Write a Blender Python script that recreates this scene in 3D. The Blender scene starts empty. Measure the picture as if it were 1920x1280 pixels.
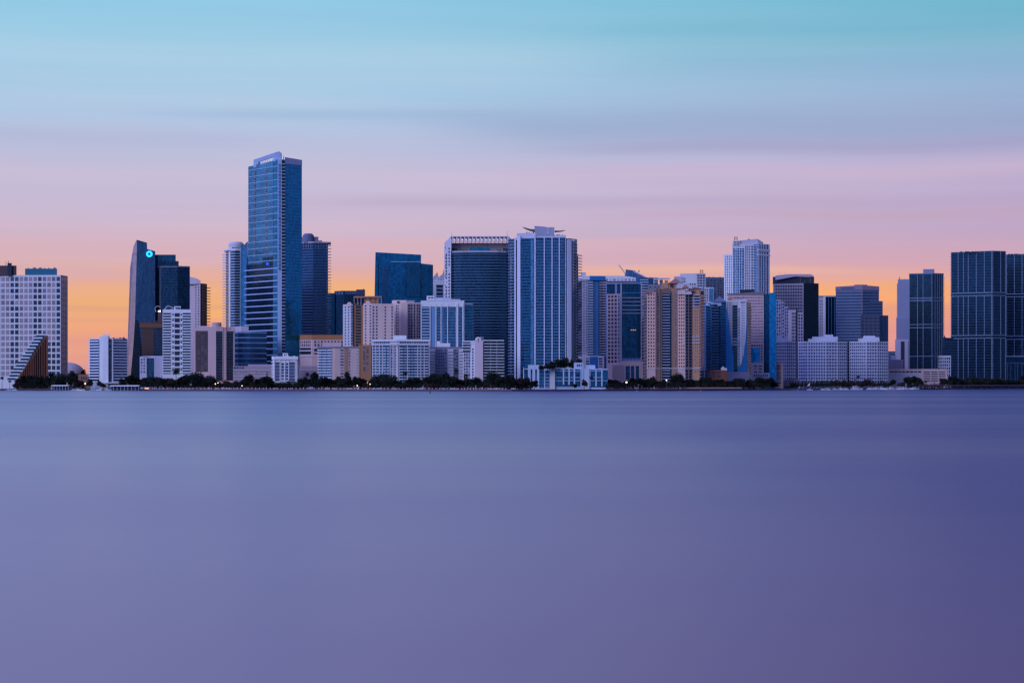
import bpy, math, random
from mathutils import Vector
R = math.radians
scene = bpy.context.scene
COL = scene.collection
random.seed(7)

# ---------------------------------------------------------------- camera
FPX, CAMH, HY = 3680.0, 7.0, 720.0          # focal length in 1920-px units, eye height, horizon row
cam = bpy.data.cameras.new("camera"); camo = bpy.data.objects.new("camera", cam); COL.objects.link(camo)
camo.location = (0, 0, CAMH); camo.rotation_euler = (R(90), 0, 0)
cam.sensor_width = 36; cam.lens = 36 * FPX / 1920; cam.shift_y = (HY - 640) / 1920
cam.clip_start = 1; cam.clip_end = 80000
scene.camera = camo
scene.view_settings.view_transform = 'Standard'; scene.view_settings.look = 'None'
scene.view_settings.exposure = 0; scene.view_settings.gamma = 1
scene.cycles.use_denoising = True; scene.cycles.filter_width = 1.4
scene.cycles.max_bounces = 5; scene.cycles.diffuse_bounces = 2; scene.cycles.glossy_bounces = 3
scene.cycles.transmission_bounces = 2; scene.cycles.caustics_reflective = False; scene.cycles.caustics_refractive = False

def lin(c):
    return tuple(((v / 255) / 12.92 if v / 255 <= .04045 else ((v / 255 + .055) / 1.055) ** 2.4) for v in c)

# ---------------------------------------------------------------- node helper
class NT:
    def __init__(s, tree): s.t = tree; s.n = tree.nodes; s.l = tree.links
    def new(s, typ, **kw):
        n = s.n.new(typ)
        for k, v in kw.items(): setattr(n, k, v)
        return n
    def put(s, sock, v):
        if isinstance(v, bpy.types.NodeSocket): s.l.new(v, sock)
        elif isinstance(v, (tuple, list)) and len(v) == 3 and sock.type == 'RGBA': sock.default_value = (*v, 1)
        else: sock.default_value = v
    def m(s, op, a, b=0.0, c=None, clamp=False):
        n = s.new('ShaderNodeMath', operation=op, use_clamp=clamp)
        s.put(n.inputs[0], a); s.put(n.inputs[1], b)
        if c is not None: s.put(n.inputs[2], c)
        return n.outputs[0]
    def mix(s, f, a, b, blend='MIX'):
        n = s.new('ShaderNodeMix', data_type='RGBA', blend_type=blend)
        s.put(n.inputs[0], f); s.put(n.inputs[6], a); s.put(n.inputs[7], b)
        return n.outputs[2]
    def ramp(s, f, stops, interp='LINEAR'):
        n = s.new('ShaderNodeValToRGB'); cr = n.color_ramp; cr.interpolation = interp
        while len(cr.elements) > 1: cr.elements.remove(cr.elements[-1])
        for i, (p, c) in enumerate(stops):
            e = cr.elements[0] if i == 0 else cr.elements.new(p)
            e.position = p; e.color = (*c, 1)
        s.l.new(f, n.inputs[0]); return n.outputs[0]
    def mr(s, v, a, b, c=0.0, d=1.0, smooth=False):
        n = s.new('ShaderNodeMapRange'); n.clamp = True
        if smooth: n.interpolation_type = 'SMOOTHSTEP'
        for i, q in enumerate((v, a, b, c, d)): s.put(n.inputs[i], q)
        return n.outputs[0]
    def noise(s, vec, scale, detail=2.0, rough=.5, dim='3D'):
        n = s.new('ShaderNodeTexNoise', noise_dimensions=dim)
        s.put(n.inputs['Vector'], vec); n.inputs['Scale'].default_value = scale
        n.inputs['Detail'].default_value = detail; n.inputs['Roughness'].default_value = rough
        return n.outputs[0]
    def comb(s, x, y, z):
        n = s.new('ShaderNodeCombineXYZ'); s.put(n.inputs[0], x); s.put(n.inputs[1], y); s.put(n.inputs[2], z)
        return n.outputs[0]
    def sep(s, v):
        n = s.new('ShaderNodeSeparateXYZ'); s.l.new(v, n.inputs[0]); return n.outputs

# ---------------------------------------------------------------- world: dusk sky with long streaks of cloud
world = bpy.data.worlds.new("World"); scene.world = world; world.use_nodes = True
w = NT(world.node_tree); w.n.clear()
tc = w.new('ShaderNodeTexCoord')
dx, dy, dz = w.sep(tc.outputs['Generated'])
hyp = w.m('SQRT', w.m('ADD', w.m('MULTIPLY', dx, dx), w.m('MULTIPLY', dy, dy)))
hyp = w.m('MAXIMUM', hyp, .02)
el = w.m('DIVIDE', dz, hyp)                       # tangent of the elevation
ax = w.m('DIVIDE', dx, hyp); ay = w.m('DIVIDE', dy, hyp)
# wind-drawn streaks: very long across, thin upward, slightly tilted, finer near the horizon
elp = w.m('ADD', el, w.m('MULTIPLY', ax, .012))
def streak(kx, kz, off, detail=3.0, rough=.55):
    return w.noise(w.comb(w.m('MULTIPLY', ax, kx), w.m('MULTIPLY', ay, kx), w.m('MULTIPLY_ADD', elp, kz, off)), 1.0, detail, rough)
s1 = streak(1.3, 26, 3.1); s2 = streak(2.6, 75, 8.4); s3 = streak(5, 190, 1.7, 2)
warp = w.m('ADD', w.m('MULTIPLY', w.m('SUBTRACT', s1, .5), .040), w.m('MULTIPLY', w.m('SUBTRACT', s2, .5), .012))
evis = w.m('ADD', el, warp)
def E(py): return (HY - py) / FPX                # image row -> elevation tangent
MAXE = .25
def st(rows): return [(max(0, min(1, E(py) / MAXE)), lin(c)) for py, c in sorted(rows, key=lambda r: -r[0])]
left = st([(720,(188,130,150)),(690,(210,146,146)),(655,(226,156,142)),(615,(236,164,130)),(590,(247,179,106)),(545,(246,182,110)),(522,(236,176,140)),(498,(220,175,174)),
           (465,(212,177,192)),(420,(203,182,206)),(350,(197,186,213)),(290,(186,190,219)),(230,(174,196,226)),(170,(164,203,230)),(100,(156,202,228)),(50,(148,203,229)),(0,(140,201,228)),(-150,(105,175,215))])
right = st([(720,(168,116,150)),(690,(190,130,148)),(640,(208,142,146)),(600,(222,150,134)),(560,(236,162,118)),(525,(232,164,126)),(498,(220,162,152)),
           (465,(198,160,182)),(420,(180,160,196)),(350,(178,168,205)),(300,(165,168,208)),(250,(153,168,208)),(190,(144,174,211)),(130,(128,176,210)),(80,(114,180,206)),(40,(100,180,204)),(0,(96,178,202)),(-150,(80,130,185))])
en = w.m('DIVIDE', evis, MAXE, clamp=True)
cl = w.ramp(en, left); crr = w.ramp(en, right)
side = w.mr(w.m('ADD', ax, w.m('MULTIPLY', w.m('SUBTRACT', s1, .5), .12)), -.14, .30, smooth=True)
front = w.mix(side, cl, crr)
# soft cloud streaks in the visible band
cloud = w.mr(w.m('ADD', w.m('MULTIPLY', s1, .55), w.m('MULTIPLY', s2, .45)), .40, .66, smooth=True)
cmask = w.m('MULTIPLY', w.mr(el, .02, .1), .14)
front = w.mix(w.m('MULTIPLY', cloud, cmask), front, lin((174, 174, 208)))
axw = w.m('ADD', ax, w.m('MULTIPLY', w.m('SUBTRACT', s1, .5), .10))
elw = w.m('ADD', el, w.m('MULTIPLY', w.m('SUBTRACT', w.noise(w.comb(w.m('MULTIPLY', ax, 3.2), 0, 2.2), 1, 2), .5), .016))
for yc_, hw_, a0_, a1_, c_, k_ in ((106,26,-.4,.05,(172,207,230),.55),(92,9,.0,.35,(140,186,212),.15),(55,22,.06,.3,(100,174,202),.3),(150,22,-.3,.02,(178,204,228),.35),(192,18,-.28,-.08,(184,200,226),.4),(238,34,-.02,.3,(140,164,202),.55),
        (214,10,-.16,.04,(150,178,212),.4),(276,14,.03,.3,(150,150,192),.4),(322,16,.0,.3,(198,178,208),.55),(262,16,-.3,-.12,(170,178,212),.4),(330,14,-.3,.0,(206,188,212),.45),(378,12,-.1,.3,(166,150,192),.3),(425,10,-.3,-.02,(212,182,198),.4),
        (402,9,.05,.3,(182,156,182),.4),(452,8,-.1,.12,(216,174,182),.4),(572,7,-.3,.3,(206,150,140),.40),(632,10,-.3,.3,(222,150,150),.4),(505,8,-.02,.2,(232,182,158),.5)):
    d_ = w.m('DIVIDE', w.m('SUBTRACT', elw, E(yc_)), hw_ / FPX); g_ = w.m('EXPONENT', w.m('MULTIPLY', w.m('MULTIPLY', d_, d_), -1.0))
    k2 = w.m('MULTIPLY', w.mr(axw, a0_ - .05, a0_ + .05, 0, 1, True), w.mr(axw, a1_ - .05, a1_ + .05, 1, 0, True))
    front = w.mix(w.m('MULTIPLY', w.m('MULTIPLY', g_, k2), k_), front, lin(c_))
fine = w.m('MULTIPLY_ADD', w.m('SUBTRACT', s3, .5), .05, 1.0)
hi = w.m('MULTIPLY_ADD', w.m('SUBTRACT', s2, .5), .10, fine)
# dusk bands near the horizon: mauve bars over the orange
bar = w.m('MULTIPLY', w.mr(s2, .5, .64, smooth=True), w.mr(el, .085, .03, 0, .35))
front = w.mix(bar, front, lin((205, 145, 150)))
sc = w.new('ShaderNodeVectorMath', operation='SCALE'); w.l.new(front, sc.inputs[0]); w.l.new(hi, sc.inputs['Scale'])
front = sc.outputs[0]
# sky above the frame, and the darker eastern sky behind the camera
up = w.ramp(w.m('DIVIDE', el, 2.0, clamp=True), [(0, lin((120,180,214))), (.10, lin((146,162,202))), (.2, lin((140,144,190))), (.4, lin((124,122,180))), (.6, lin((98,98,172))), (1, lin((84,96,170)))])
front = w.mix(w.mr(el, .19, .40, smooth=True), front, up)
back = w.ramp(w.m('DIVIDE', w.m('ADD', el, w.m('MULTIPLY', w.m('SUBTRACT', s1, .5), .1)), 1.2, clamp=True), [(0, lin((84,118,184))), (.05, lin((112,148,210))), (.12, lin((132,158,222))), (.25, lin((140,154,220))), (.5, lin((120,134,204))), (1, lin((84,96,170)))])
bside = w.mr(ax, -.7, .8, 1.18, .62)
bs = w.new('ShaderNodeVectorMath', operation='SCALE'); w.l.new(back, bs.inputs[0]); w.l.new(bside, bs.inputs['Scale'])
skyc = w.mix(w.mr(ay, -.1, .75, smooth=True), bs.outputs[0], front)
wl_, wr_ = w.mr(ax, -.34, .02, 3.5, 2.05), w.mr(ax, .02, .23, 0, 1.85); wside = w.m('SUBTRACT', wl_, wr_)           # added boost: unseen sky overhead bright left, dark right, to light the water
us = w.new('ShaderNodeVectorMath', operation='SCALE'); w.l.new(skyc, us.inputs[0])
w.l.new(w.mix(w.mr(el, .198, .29), (1, 1, 1), w.comb(wside, wside, wside)), us.inputs['Scale'])
bg = w.new('ShaderNodeBackground'); w.l.new(us.outputs[0], bg.inputs[0]); bg.inputs[1].default_value = 1.0
# physical twilight sky added faintly under the cloud colours
nis = w.new('ShaderNodeTexSky', sky_type='NISHITA'); nis.sun_disc = False
SUN_EL, SUN_ROT = R(14), R(205)
nis.sun_elevation = R(1.0); nis.sun_rotation = R(12)
bg2 = w.new('ShaderNodeBackground'); w.l.new(nis.outputs[0], bg2.inputs[0]); bg2.inputs[1].default_value = .004
ad = w.new('ShaderNodeAddShader'); w.l.new(bg.outputs[0], ad.inputs[0]); w.l.new(bg2.outputs[0], ad.inputs[1])
out = w.new('ShaderNodeOutputWorld'); w.l.new(ad.outputs[0], out.inputs[0])
world.cycles.sampling_method = 'MANUAL'; world.cycles.sample_map_resolution = 512

# soft fill lamp added in place of eastern sky glow, from behind and left of the camera
sun = bpy.data.lights.new("sun", 'SUN'); sky_fillo = bpy.data.objects.new("sun", sun); COL.objects.link(sky_fillo)
sun.energy = .92; sun.angle = R(25); sun.color = (.79, .82, 1.0)
sd = Vector((-.62, -1.0, .42)).normalized()     # towards the light
sky_fillo.rotation_euler = sd.to_track_quat('Z', 'Y').to_euler()

# ---------------------------------------------------------------- pixels -> metres
def W3(px, py, Y): return Vector(((px - 960) / FPX * Y, Y, CAMH + (HY - py) / FPX * Y))
def ZP(py, Y): return CAMH + (HY - py) / FPX * Y
SHORE = [(-400,2330),(0,2240),(250,2147),(600,2062),(960,1985),(1130,2062),(1290,2200),(1500,2342),(1700,2576),(1920,3030),(2300,3900)]
def shore(px):
    for (a, ya), (b, yb) in zip(SHORE, SHORE[1:]):
        if px <= b: return ya + (yb - ya) * (px - a) / (b - a)
    return SHORE[-1][1]
GZ = 1.5

# ---------------------------------------------------------------- materials
MC = {}
def mat_new(name):
    m = bpy.data.materials.new(name); m.use_nodes = True
    t = NT(m.node_tree); t.n.clear()
    o = t.new('ShaderNodeOutputMaterial'); p = t.new('ShaderNodeBsdfPrincipled'); t.l.new(p.outputs[0], o.inputs[0])
    return m, t, p
def wall(col, name='wall', var=.10, rough=.8, scale=.05):
    """painted stucco / concrete with rain streaks"""
    k = ('w', tuple(col), name)
    if k in MC: return MC[k]
    m, t, p = mat_new(name)
    c = t.new('ShaderNodeTexCoord').outputs['Object']
    x, y, z = t.sep(c)
    n1 = t.noise(c, scale, 4, .6)
    n2 = t.noise(t.comb(t.m('MULTIPLY', x, .35), t.m('MULTIPLY', y, .35), t.m('MULTIPLY', z, .02)), 1.0, 3)
    f = t.m('ADD', t.m('MULTIPLY', t.m('SUBTRACT', n1, .5), var * 2), t.m('MULTIPLY', t.m('SUBTRACT', n2, .5), var * 2.4))
    s = t.new('ShaderNodeVectorMath', operation='SCALE'); s.inputs[0].default_value = col
    t.l.new(t.m('ADD', f, 1.0), s.inputs['Scale'])
    t.l.new(s.outputs[0], p.inputs['Base Color']); p.inputs['Roughness'].default_value = rough
    p.inputs['Specular IOR Level'].default_value = .3
    MC[k] = m; return m
def glass(col, name='curtain_wall_glass', fl=3.6, pw=1.6, rough=.12, metal=.75, line=.0, var=.5, band=.0, tilt=.012):
    """curtain wall: tinted coated panes, each tilted and toned a little differently, thin mullions; UV in metres"""
    k = ('g', tuple(col), fl, pw, rough, metal, line, var, band)
    if k in MC: return MC[k]
    m, t, p = mat_new(name)
    u, v, _ = t.sep(t.new('ShaderNodeUVMap').outputs[0])
    cu = t.m('DIVIDE', u, pw); cv = t.m('DIVIDE', v, fl)
    iu = t.m('FLOOR', cu); iv = t.m('FLOOR', cv); fu = t.m('FRACT', cu); fv = t.m('FRACT', cv)
    wn = t.new('ShaderNodeTexWhiteNoise', noise_dimensions='2D'); t.l.new(t.comb(iu, iv, 0), wn.inputs['Vector'])
    r = wn.outputs['Value']
    big = t.noise(t.comb(t.m('MULTIPLY', u, .03), t.m('MULTIPLY', v, .012), 0), 1, 3, .6)
    f = t.m('MULTIPLY_ADD', t.m('SUBTRACT', r, .5), var, t.m('MULTIPLY_ADD', t.m('SUBTRACT', big, .5), .8, 1.0))
    s = t.new('ShaderNodeVectorMath', operation='SCALE'); s.inputs[0].default_value = col
    t.l.new(f, s.inputs['Scale']); base = s.outputs[0]
    if band:      # opaque spandrel glass at each floor line
        bm = t.m('LESS_THAN', fv, .28)
        base = t.mix(t.m('MULTIPLY', bm, band), base, tuple(min(1, q * 2.2 + .04) for q in col))
    if line:
        ln = t.m('MAXIMUM', t.m('LESS_THAN', fv, .09), t.m('LESS_THAN', fu, .07))
        base = t.mix(t.m('MULTIPLY', ln, line), base, (.35, .38, .45))
    t.l.new(base, p.inputs['Base Color'])
    p.inputs['Metallic'].default_value = metal; p.inputs['Roughness'].default_value = rough
    g = t.new('ShaderNodeNewGeometry')
    vo = t.new('ShaderNodeVectorMath', operation='SUBTRACT'); t.l.new(wn.outputs['Color'], vo.inputs[0]); vo.inputs[1].default_value = (.5, .5, .5)
    vs = t.new('ShaderNodeVectorMath', operation='SCALE'); t.l.new(vo.outputs[0], vs.inputs[0]); vs.inputs['Scale'].default_value = tilt * 2
    va = t.new('ShaderNodeVectorMath', operation='ADD'); t.l.new(g.outputs['Normal'], va.inputs[0]); t.l.new(vs.outputs[0], va.inputs[1])
    vn = t.new('ShaderNodeVectorMath', operation='NORMALIZE'); t.l.new(va.outputs[0], vn.inputs[0])
    t.l.new(vn.outputs[0], p.inputs['Normal'])
    MC[k] = m; return m
def pane(dark=(.02, .035, .07), light=(.25, .24, .28), share=.25, name='window_glass'):
    """window panes: most dark, some with blinds drawn"""
    k = ('p', dark, light, share)
    if k in MC: return MC[k]
    m, t, p = mat_new(name)
    oi = t.new('ShaderNodeObjectInfo').outputs['Random']; gi = t.new('ShaderNodeNewGeometry').outputs['Random Per Island']
    r = t.m('FRACT', t.m('ADD', oi, t.m('MULTIPLY', gi, 7.31)))
    f = t.mr(r, 1 - share - .12, 1 - share + .12)
    d2 = t.mix(t.m('FRACT', t.m('MULTIPLY', r, 13.7)), dark, tuple(q * 2.1 for q in dark))
    t.l.new(t.mix(f, d2, light), p.inputs['Base Color'])
    p.inputs['Roughness'].default_value = .15; p.inputs['Specular IOR Level'].default_value = .6
    MC[k] = m; return m
def emit(col, strength, name='lamp_glow'):
    k = ('e', tuple(col), strength)
    if k in MC: return MC[k]
    m, t, p = mat_new(name)
    p.inputs['Base Color'].default_value = (*col, 1); p.inputs['Emission Color'].default_value = (*col, 1)
    p.inputs['Emission Strength'].default_value = strength
    MC[k] = m; return m

WHITE = wall((.74, .74, .78), 'white_paint'); OFFW = wall((.60, .58, .64), 'off_white_paint'); LILAC = wall((.50, .47, .58), 'pale_concrete')
PINK = wall((.62, .42, .42), 'pink_stucco'); BEIGE = wall((.60, .43, .38), 'beige_stucco'); TAUPE = wall((.20, .165, .20), 'taupe_concrete')
ORANGE = wall((.40, .19, .10), 'ochre_stucco'); BRICK = wall((.20, .065, .045), 'brick_red_render'); GREY = wall((.22, .22, .28), 'grey_concrete')
BLUEW = wall((.05, .17, .36), 'blue_paint'); PALEB = wall((.42, .50, .68), 'pale_blue_paint'); DARKW = wall((.03, .04, .07), 'dark_cladding')
BROWN = wall((.10, .065, .075), 'brown_cladding'); ROOF = wall((.36, .19, .17), 'clay_tiles')
PANE = pane((.012, .022, .05), (.20, .19, .24), .18); PANEB = pane((.015, .045, .10), (.10, .15, .24), .2); PANEC = pane((.20, .15, .18), (.40, .30, .33), .4, 'curtained_glass'); PANEK = pane((.012, .018, .04), (.08, .09, .14), .15)
STEEL = wall((.12, .12, .14), 'painted_steel', rough=.5)

# ---------------------------------------------------------------- mesh building
class MB:
    def __init__(s): s.v = []; s.f = []; s.uv = []; s.mi = []
    def face(s, pts, uvs=None, mi=0):
        k = len(s.v); s.v += [tuple(p) for p in pts]; s.f.append(tuple(range(k, k + len(pts)))); s.uv.append(uvs or [(0, 0)] * len(pts)); s.mi.append(mi)
    def prism(s, foot, z0, z1, mi=0, mtop=None, bottom=False):
        """foot: CCW footprint; z1: height or one height per corner"""
        n = len(foot); zt = z1 if isinstance(z1, (list, tuple)) else [z1] * n
        zb = z0 if isinstance(z0, (list, tuple)) else [z0] * n
        u = 0
        for i in range(n):
            j = (i + 1) % n; a, b = foot[i], foot[j]; L = math.hypot(b[0] - a[0], b[1] - a[1])
            s.face([(*a, zb[i]), (*b, zb[j]), (*b, zt[j]), (*a, zt[i])], [(u, zb[i]), (u + L, zb[j]), (u + L, zt[j]), (u, zt[i])], mi)
            u += L
        s.face([(*foot[i], zt[i]) for i in range(n)], None, mi if mtop is None else mtop)
        if bottom: s.face([(*foot[i], zb[i]) for i in reversed(range(n))], None, mi)
    def box(s, c, size, rz=0, mi=0):
        ca, sa = math.cos(rz), math.sin(rz); hx, hy, hz = (q / 2 for q in size)
        ft = [(c[0] + ca * x - sa * y, c[1] + sa * x + ca * y) for x, y in ((-hx, -hy), (hx, -hy), (hx, hy), (-hx, hy))]
        s.prism(ft, c[2] - hz, c[2] + hz, mi, bottom=True)
    def tube(s, a, b, ra, rb=None, n=8, mi=0, cap=True):
        a, b = Vector(a), Vector(b); rb = ra if rb is None else rb
        d = (b - a).normalized(); x = d.orthogonal().normalized(); y = d.cross(x)
        A = [a + (x * math.cos(6.2832 * i / n) + y * math.sin(6.2832 * i / n)) * ra for i in range(n)]
        B = [b + (x * math.cos(6.2832 * i / n) + y * math.sin(6.2832 * i / n)) * rb for i in range(n)]
        for i in range(n): j = (i + 1) % n; s.face([A[i], A[j], B[j], B[i]], None, mi)
        if cap: s.face(list(reversed(A)), None, mi); s.face(B, None, mi)
    def mesh(s, name, mats):
        me = bpy.data.meshes.new(name); me.from_pydata(s.v, [], s.f)
        uv = me.uv_layers.new(name='UVMap'); flat = [q for f in s.uv for p in f for q in p]; uv.data.foreach_set('uv', flat)
        for m in (mats if isinstance(mats, (list, tuple)) else [mats]): me.materials.append(m)
        me.polygons.foreach_set('material_index', s.mi); me.update(); return me
def link(name, data, parent=None, loc=(0, 0, 0)):
    o = bpy.data.objects.new(name, data); COL.objects.link(o); o.location = loc
    if parent is not None: o.parent = parent
    return o
def tag(o, label=None, cat=None, group=None, kind=None):
    for k, v in (('label', label), ('category', cat), ('group', group), ('kind', kind)):
        if v: o[k] = v
    return o
def struct(name, mb, mat): return tag(link(name, mb.mesh(name, mat)), kind='structure')
# ---------------------------------------------------------------- water and ground
m, t, p = mat_new('bay_water')
c = t.new('ShaderNodeTexCoord').outputs['Object']
x, y, z = t.sep(c)
n1 = t.noise(t.comb(t.m('MULTIPLY', x, .004), t.m('MULTIPLY', y, .010), 0), 1, 3, .5)     # slow random patches of tone
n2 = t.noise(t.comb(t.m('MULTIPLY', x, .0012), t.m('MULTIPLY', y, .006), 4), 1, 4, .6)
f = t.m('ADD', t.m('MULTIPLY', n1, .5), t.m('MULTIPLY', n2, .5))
ld = t.m('LOGARITHM', t.m('MAXIMUM', t.m('ADD', y, t.m('MULTIPLY', t.m('SUBTRACT', n1, .5), 60)), 20), 10)   # log distance; gradient of reflected light put into the base colour
refl_tint = t.ramp(t.m('DIVIDE', t.m('SUBTRACT', ld, 1.5), 1.6, clamp=True), [(0, (.23, .10, .165)), (.25, (.23, .125, .18)), (.5, (.20, .155, .19)), (.70, (.05, .08, .19)), (1, (.0, .03, .15))])
right_dim = t.mr(t.m('ADD', x, t.m('MULTIPLY', n1, 14)), 4, 42, 0, .75, True)          # right side darkened, its dimmer reflection put into the colour
t.l.new(t.mix(right_dim, t.mix(t.mr(f, .35, .65, 0, .35), refl_tint, (.17, .15, .30)), (.022, .015, .17)), p.inputs['Base Color'])
t.l.new(t.mr(n2, .3, .7, .33, .43), p.inputs['Roughness']); p.inputs['IOR'].default_value = 1.33
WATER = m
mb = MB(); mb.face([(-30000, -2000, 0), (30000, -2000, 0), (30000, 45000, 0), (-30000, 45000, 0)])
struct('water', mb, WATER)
mb = MB()
pts = [((px - 960) / FPX * Y, Y) for px, Y in SHORE]
far = [(30000, 3900), (30000, 44000), (-30000, 44000), (-30000, 2330)]
# sloping bed under the water line, then the flat land
mb.prism(pts + far, -3.0, GZ)
struct('ground', mb, wall((.05, .055, .05), 'city_ground', .3))
# ---------------------------------------------------------------- building kit
UNIT = {}
def unit(kind, mats):
    k = (kind,) + tuple(q.name for q in mats)
    if k in UNIT: return UNIT[k]
    b = MB()
    def bx(x0, x1, y0, y1, z0, z1, mi=0): b.box(((x0 + x1) / 2, (y0 + y1) / 2, (z0 + z1) / 2), (x1 - x0, y1 - y0, z1 - z0), 0, mi)
    if kind == 'box': bx(-.5, .5, -1, 0, -.5, .5)
    elif kind == 'window':                       # glass in a shallow frame over a sill
        bx(-.47, .47, -.85, 0, -.42, .47); bx(-.5, .5, -1.3, 0, -.5, -.43, 1)
        bx(-.5, -.471, -1, 0, -.40, .5, 1); bx(.471, .5, -1, 0, -.40, .5, 1); bx(-.47, .47, -1, 0, .471, .5, 1)
    elif kind == 'balcony':                      # slab, three-sided parapet
        bx(-.5, .5, -1, 0, -.5, -.38); bx(-.5, .5, -1, -.93, -.379, -.06, 1)
        bx(-.5, -.47, -.929, 0, -.379, -.06, 1); bx(.47, .5, -.929, 0, -.379, -.06, 1)
    me = b.mesh(kind, mats); UNIT[k] = (me, b); return UNIT[k]

def EXTRA(px):
    E_ = [(-999, 0), (1280, 0), (1450, 90), (1500, 150), (1600, 250), (1700, 420), (1800, 620), (1920, 750), (2500, 900)]
    for (a, ya), (b, yb) in zip(E_, E_[1:]):
        if px <= b: return ya + (yb - ya) * (px - a) / (b - a)
class Bd:
    ALL = []
    def __init__(s, name, label, px, D, px0, px1, cat='building', group=None):
        D += EXTRA(px); s.D = D; s.o = Vector(((px - 960) / FPX * D, D, GZ - .4))
        s.root = link(name, None, None, s.o); tag(s.root, label, cat, group); s.reps = {}; s.px = (px0, px1); s.short = label
        Bd.ALL.append(s)
    def P(s, px, dY=0): Y = s.D + dY; return ((px - 960) / FPX * Y, Y)
    def Z(s, py): return ZP(py, s.D)
    def part(s, name, mb, mats, label=None, kind=None, parent=None):
        mb.v = [(x - s.o.x, y - s.o.y, z - s.o.z) for x, y, z in mb.v]
        o = link(name, mb.mesh(name, mats), parent or s.root)
        if label: o['label'] = label
        if kind: o['kind'] = kind
        return o
    def foot(s, front, back):
        f = [s.P(px, d) for px, d in front]; d1 = max(d for _, d in front) + back
        return f + [s.P(front[-1][0] , d1), s.P(front[0][0], d1)]
    def prism(s, name, front, y, mat, back=26, yb=None, tops=None, label=None, mtop=None):
        zt = [s.Z(q) for q in tops] if tops else None
        if zt: zt = zt + [zt[-1], zt[0]]
        mb = MB(); mb.prism(s.foot(front, back), s.o.z if yb is None else s.Z(yb), zt or s.Z(y), 0, 1, bottom=True)
        return s.part(name, mb, [mat, mtop or (GREY if mat.name.find('glass') >= 0 else mat)], label)
    def poly(s, name, pts, mat, back=20, label=None):
        """pts: (px, py, dY) counter-clockwise as seen from the water, thickened backwards"""
        f = [(*s.P(px, d), ZP(py, s.D)) for px, py, d in pts]; mb = MB(); n = len(f)
        x0 = min(q[0] for q in f)
        mb.face(f, [(math.hypot(q[0] - x0, q[1] - s.D), q[2]) for q in f])
        k = 1 + back / s.D
        g = [(q[0] * k, q[1] + back, q[2]) for q in f]
        for i in range(n): j = (i + 1) % n; mb.face([f[j], f[i], g[i], g[j]], [(0, f[j][2]), (0, f[i][2]), (back, f[i][2]), (back, f[j][2])])
        mb.face(list(reversed(g)))
        return s.part(name, mb, mat, label)
    def roof(s, x0, x1, yt, yb, mat=None, dY=8, back=10, name='roof_house'):
        return s.prism(name, [(x0, dY), (x1, dY)], yt, mat or LILAC, back, yb + 1)
    def rod(s, px, yt, yb, r=.25, dY=10, px2=None, name='antenna', mat=None):
        mb = MB(); a = (*s.P(px, dY), s.Z(yb)); b = (*s.P(px if px2 is None else px2, dY), s.Z(yt)); mb.tube(a, b, r, r * .6, 6)
        return s.part(name, mb, mat or STEEL)
    def clutter(s, x0, x1, y, n, mat=None, dY=6, hmax=5):
        """air handlers, lift overruns and vents along a roof"""
        rr = random.Random(int(x0 * 7 + y))
        for i in range(n):
            a = x0 + (x1 - x0) * (i + rr.uniform(.1, .6)) / n; wd = rr.uniform(1.2, min(7, (x1 - x0) / n * .7))
            s.prism('rooftop_unit', [(a, dY), (min(a + wd, x1), dY)], y - rr.uniform(1.2, hmax), mat or GREY, rr.uniform(4, 8), y + .5)
    def face(s, a, b): return Fc(s, a, b)
    def rep(s, name, kind, mats, items):
        s.reps.setdefault(name, []).extend((kind, mats, it) for it in items)
    def done(s):
        for name, L in s.reps.items():
            L.sort(key=lambda q: (-round(q[2][2][0] * q[2][2][2]), -q[2][0][2]))
            keep, rest = L[:100], L[100:]
            for kind, mats, (c, rz, sz) in keep:
                me, _ = unit(kind, mats)
                o = link(name, me, s.root, (c[0] - s.o.x, c[1] - s.o.y, c[2] - s.o.z)); o.rotation_euler.z = rz; o.scale = sz
            if rest:
                mb = MB(); slots = []
                for kind, mats, (c, rz, sz) in rest:
                    _, ub = unit(kind, mats); ca, sa = math.cos(rz), math.sin(rz)
                    idx = []
                    for q in mats:
                        if q not in slots: slots.append(q)
                        idx.append(slots.index(q))
                    # one island per piece: faces share vertices through an offset copy
                    k = len(mb.v); vm = {}
                    for f, mi in zip(ub.f, ub.mi):
                        ff = []
                        for vi in f:
                            p = ub.v[vi]
                            if p not in vm:
                                vm[p] = len(mb.v); X, Y, Z = p[0] * sz[0], p[1] * sz[1], p[2] * sz[2]
                                mb.v.append((c[0] + ca * X - sa * Y, c[1] + sa * X + ca * Y, c[2] + Z))
                            ff.append(vm[p])
                        mb.f.append(tuple(ff)); mb.uv.append([(0, 0)] * len(ff)); mb.mi.append(idx[mi])
                s.part(name, mb, slots, kind='stuff')
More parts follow.
